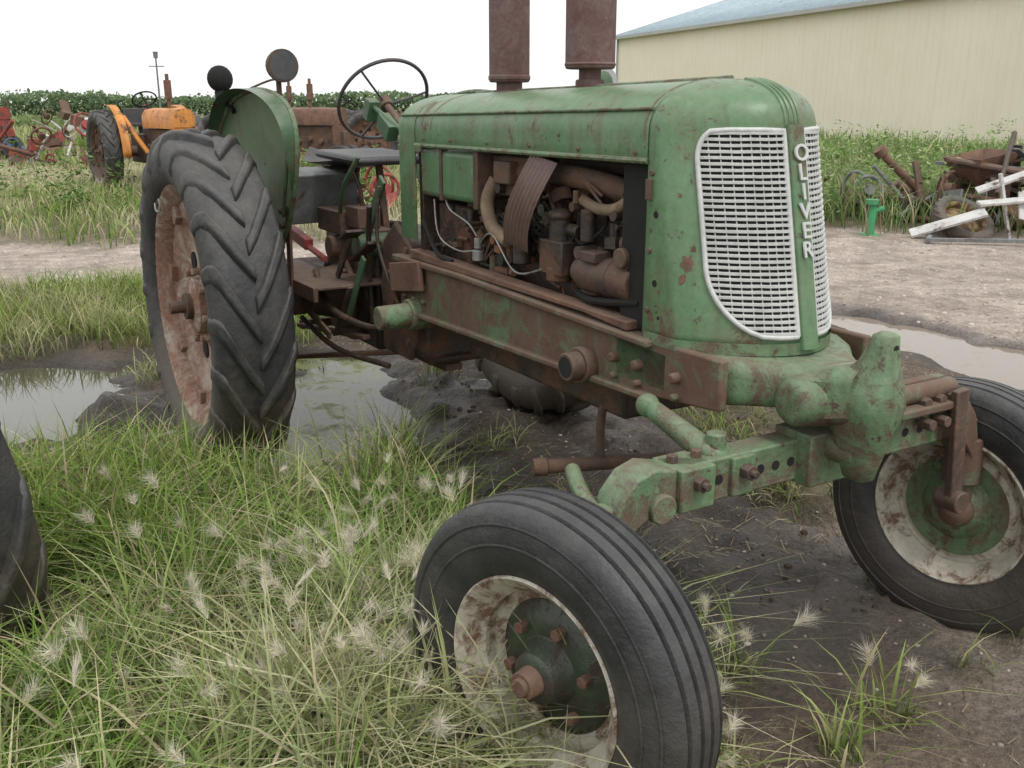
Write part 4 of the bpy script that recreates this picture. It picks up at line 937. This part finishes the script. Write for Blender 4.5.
WP=[(.21,.32,.11),(.28,.39,.15),(.15,.25,.07),(.40,.46,.25)]
px,py=sample(36000,2.0,17,11.3,28,gmask,clump=9,cr=.12); n=len(px)
blades("weeds",px,py,rng.uniform(.2,.6,n)*(.5+.9*fbm(px,py,.6,3)),rng.uniform(.012,.025,n),rng.uniform(.1,.7,n),gcols(n,.14,None,None,WP),root=.55)
px,py=sample(14000,4,30,22,50,lambda x,y:np.full(x.shape,.9),clump=12,cr=.3); n=len(px)
blades("weeds_by_shed",px,py,rng.uniform(.4,1.0,n)*(.3+1.0*fbm(px,py,.3,3)),rng.uniform(.04,.07,n),rng.uniform(.1,.6,n),gcols(n,.08,None,None,WP),root=.6)
def leafy(name,px,py,hh,K=26,ls=.06,pal=WP):
    n=len(px); N=n*K; z0=hgt(px,py); bx=np.repeat(px,K); by=np.repeat(py,K); t=rng.random(N); H_=np.repeat(hh,K); sp=np.repeat(hh,K)*.22*(1-.6*t)
    th=rng.random(N)*2*pi; r=sp*rng.random(N); c=np.stack([bx+np.cos(th)*r,by+np.sin(th)*r,np.repeat(z0,K)+H_*(.08+.92*t)],-1)
    d=np.stack([np.cos(th),np.sin(th),rng.uniform(-.3,.7,N)],-1); s=np.stack([-np.sin(th),np.cos(th),rng.uniform(-.4,.4,N)],-1)
    L=(ls*rng.uniform(.5,1.3,N))[:,None]; co=np.stack([c,c+d*L*.5+s*L*.28,c+d*L,c+d*L*.5-s*L*.28],1).reshape(-1,3)
    col=np.array(pal)[rng.integers(0,len(pal),N)]*(.6+.5*t)[:,None]; cl=np.ones((N*4,4)); cl[:,:3]=np.repeat(col,4,axis=0)
    mk_mesh(name,co,np.arange(N*4),np.full(N,4),{"col":("FLOAT_COLOR",cl)},LM)
px,py=sample(420,3.0,16,12.4,24,lambda x,y:(fbm(x,y,.5,3)>.5)*1.0); leafy("leafy_weeds",px,py,rng.uniform(.4,1.15,len(px)),40,.085)
px,py=sample(260,-14,-1,13,30,lambda x,y:(fbm(x+5,y,.4,3)>.52)*1.0); leafy("field_weeds",px,py,rng.uniform(.3,.8,len(px)),34,.09,[(.12,.22,.06),(.18,.28,.09),(.10,.18,.05)])
px=np.array([-.92,-.86,-.99,1.22,1.27,-.3,-1.5,-1.9]); py=np.array([2.42,2.36,2.34,2.80,2.84,3.2,2.9,3.4]); leafy("broadleaf_weed",px,py,np.array([.2,.17,.16,.13,.1,.18,.2,.2]),22,.05,[(.14,.28,.05),(.2,.36,.08)])
# foxtail seed heads
def foxtails():
    spots=[]
    for cx,cy,r,k in ((-.20,2.15,.24,62),(-.45,2.5,.35,34),(.54,2.30,.10,18),(-.9,2.2,.5,24),(.9,2.12,.08,6),(.0,2.8,.2,8),(-.25,1.80,.28,44),(.42,2.0,.12,14)):
        for i in range(k): spots.append((rng.normal(cx,r),rng.normal(cy,r)))
    sp=np.array(spots); sp=sp[(gmask(sp[:,0],sp[:,1])>.10)&(clr(sp[:,0],sp[:,1])>.5)]; n=len(sp)
    hh=rng.uniform(.22,.46,n)*np.where(sp[:,0]>.3,.5,1); zz=hgt(sp[:,0],sp[:,1])
    az=rng.random(n)*2*pi; ln=rng.uniform(.1,.45,n)
    blades("foxtail_stems",sp[:,0],sp[:,1],hh,np.full(n,.0032),ln,gcols(n,.5),az=az,curl=.6,root=.7)
    tx=sp[:,0]+np.cos(az)*ln*hh*.95; ty=sp[:,1]+np.sin(az)*ln*hh*.95; tz=zz+hh*(1-.25*ln)*.9-.01
    K=110; N=n*K
    ax=np.stack([np.cos(az)*.7,np.sin(az)*.7,np.full(n,.7)],-1)+rng.normal(0,.25,(n,3)); ax/=np.linalg.norm(ax,axis=1)[:,None]
    AX=np.repeat(ax,K,axis=0); b0=np.repeat(np.stack([tx,ty,tz],-1),K,axis=0)
    rd=rng.normal(size=(N,3)); rd-=AX*(rd*AX).sum(1)[:,None]; rd/=np.linalg.norm(rd,axis=1)[:,None]
    s=rng.random(N)[:,None]; sz=np.repeat(rng.uniform(.5,1.15,n),K)[:,None]; op=np.repeat(rng.uniform(.15,1.3,n),K)[:,None]
    dr=AX*rng.uniform(.3,1.1,N)[:,None]+rd*rng.uniform(.4,1.0,N)[:,None]*op; dr/=np.linalg.norm(dr,axis=1)[:,None]
    a=b0+AX*s*.04*sz; L=(rng.uniform(.028,.058,N))[:,None]*sz; b=a+dr*L
    wv=np.cross(dr,rng.normal(size=(N,3))); wv/=np.linalg.norm(wv,axis=1)[:,None]; wv*=.00062
    co=np.stack([a-wv,a+wv,b],1).reshape(-1,3); F=np.arange(N*3); cl=np.tile(np.array([.80,.75,.62,1.]),(N*3,1)); cl[:,:3]*=np.repeat(rng.uniform(.75,1.1,N),3)[:,None]
    mk_mesh("foxtail_seed_heads",co,F,np.full(N,3),{"col":("FLOAT_COLOR",np.clip(cl,0,.9)+np.array([0,0,0,.1]))},LM)
foxtails()
# straw litter on mud
px,py=sample(6500,-2.5,3.2,1.6,7,lambda x,y:(1-gmask(x,y))*(pud(x,y)<-.05)*ss(.35,.6,fbm(x,y,2,3))); n=len(px)
az=rng.random(n)*2*pi; L=rng.uniform(.010,.075,n); z=hgt(px,py)+.004; wv=rng.uniform(.0008,.0020,n)
dx,dy=np.cos(az),np.sin(az); z1=hgt(px+dx*L,py+dy*L)+.005+rng.uniform(0,.008,n)
co=np.stack([np.stack([px-dy*wv,py+dx*wv,z],-1),np.stack([px+dy*wv,py-dx*wv,z],-1),np.stack([px+dx*L+dy*wv,py+dy*L-dx*wv,z1],-1),np.stack([px+dx*L-dy*wv,py+dy*L+dx*wv,z1],-1)],1).reshape(-1,3)
cl=np.ones((n*4,4)); cl[:,:3]=np.repeat(np.array([(.34,.28,.19),(.24,.185,.13),(.44,.38,.27),(.10,.08,.06)])[rng.integers(0,4,n)],4,axis=0)
mk_mesh("straw_litter",co,np.arange(n*4),np.full(n,4),{"col":("FLOAT_COLOR",cl)},LM)
# pebbles
bm=bmesh.new(); bmesh.ops.create_icosphere(bm,subdivisions=1,radius=1); bm.verts.ensure_lookup_table()
ib=np.array([v.co[:] for v in bm.verts]); ifc=np.array([[v.index for v in f.verts] for f in bm.faces]); bm.free()
PM=leafmat("pebble_stone",0.0)
def pebbles(name,px,py,smin,smax,pal):
    n=len(px); s=smin+(smax-smin)*rng.random(n)**3; sc3=rng.uniform(.6,1.2,(n,1,3))*s[:,None,None]; sc3[...,2]*=.55
    co=ib[None]*sc3*(1+rng.uniform(-.22,.22,(n,len(ib),1))); a=rng.random(n)*2*pi
    x=co[...,0]*np.cos(a)[:,None]-co[...,1]*np.sin(a)[:,None]; y=co[...,0]*np.sin(a)[:,None]+co[...,1]*np.cos(a)[:,None]
    co=np.stack([x+px[:,None],y+py[:,None],co[...,2]+hgt(px,py)[:,None]+s[:,None]*.05],-1).reshape(-1,3)
    F=(np.arange(n)[:,None,None]*len(ib)+ifc[None]).ravel(); cl=np.ones((n*len(ib),4)); cl[:,:3]=np.repeat(np.array(pal)[rng.integers(0,len(pal),n)],len(ib),axis=0)
    return mk_mesh(name,co,F,np.full(n*len(ifc),3),{"col":("FLOAT_COLOR",cl)},PM)
px,py=sample(4200,-1.5,3.5,1.6,7,lambda x,y:(1-gmask(x,y))*(pud(x,y)<0)); pebbles("pebbles",px,py,.0015,.011,[(.26,.22,.19),(.38,.34,.30),(.16,.14,.12),(.19,.16,.13)])
px,py=sample(4200,-6,7,4.5,12,lambda x,y:(1-gmask(x,y))*(pud(x,y)<0)*((y>7.2)|(x>2.6))); pebbles("road_gravel",px,py,.006,.026,[(.46,.4,.35),(.54,.49,.44),(.32,.28,.24)])
px,py=sample(420,-2.6,1.6,2.6,5.2,lambda x,y:(1-gmask(x,y))*(pud(x,y)<.12)*ss(.45,.6,fbm(x+3,y,3,3))); pebbles("mud_clods",px,py,.005,.022,[(.075,.06,.048),(.06,.048,.038),(.10,.08,.064)])
def treeline(name,pts,hh,n,sz,pal):
    t=rng.random(n); k=np.array(pts); seg=rng.integers(0,len(pts)-1,n); p=k[seg]*(1-t[:,None])+k[seg+1]*t[:,None]
    x=p[:,0]+rng.normal(0,2,n); y=p[:,1]+rng.normal(0,2.5,n)
    top=hh*(.55+.75*fbm(x,y,.12,3)); z=top*rng.random(n)**.7
    a=rng.normal(size=(n,3)); a/=np.linalg.norm(a,axis=1)[:,None]; b=np.cross(a,rng.normal(size=(n,3))); b/=np.linalg.norm(b,axis=1)[:,None]
    s=sz*rng.uniform(.5,1.3,n)[:,None]; c=np.stack([x,y,z],-1)
    co=np.stack([c-a*s,c-b*s*.6,c+a*s,c+b*s*.6],1).reshape(-1,3)
    col=np.array(pal)[rng.integers(0,len(pal),n)]*(.6+.7*(z/hh))[:,None]; cl=np.ones((n*4,4)); cl[:,:3]=np.repeat(col,4,axis=0)
    mk_mesh(name,co,np.arange(n*4),np.full(n,4),{"col":("FLOAT_COLOR",cl)},LM)
treeline("distant_tree_line",[(-160,150),(-70,140),(-10,150),(60,160)],3.0,26000,.36,[(.14,.20,.10),(.18,.24,.13),(.11,.16,.09)])
treeline("distant_scrub",[(-60,62),(-25,60),(5,62)],1.0,7000,.2,[(.16,.22,.09),(.22,.27,.12)])
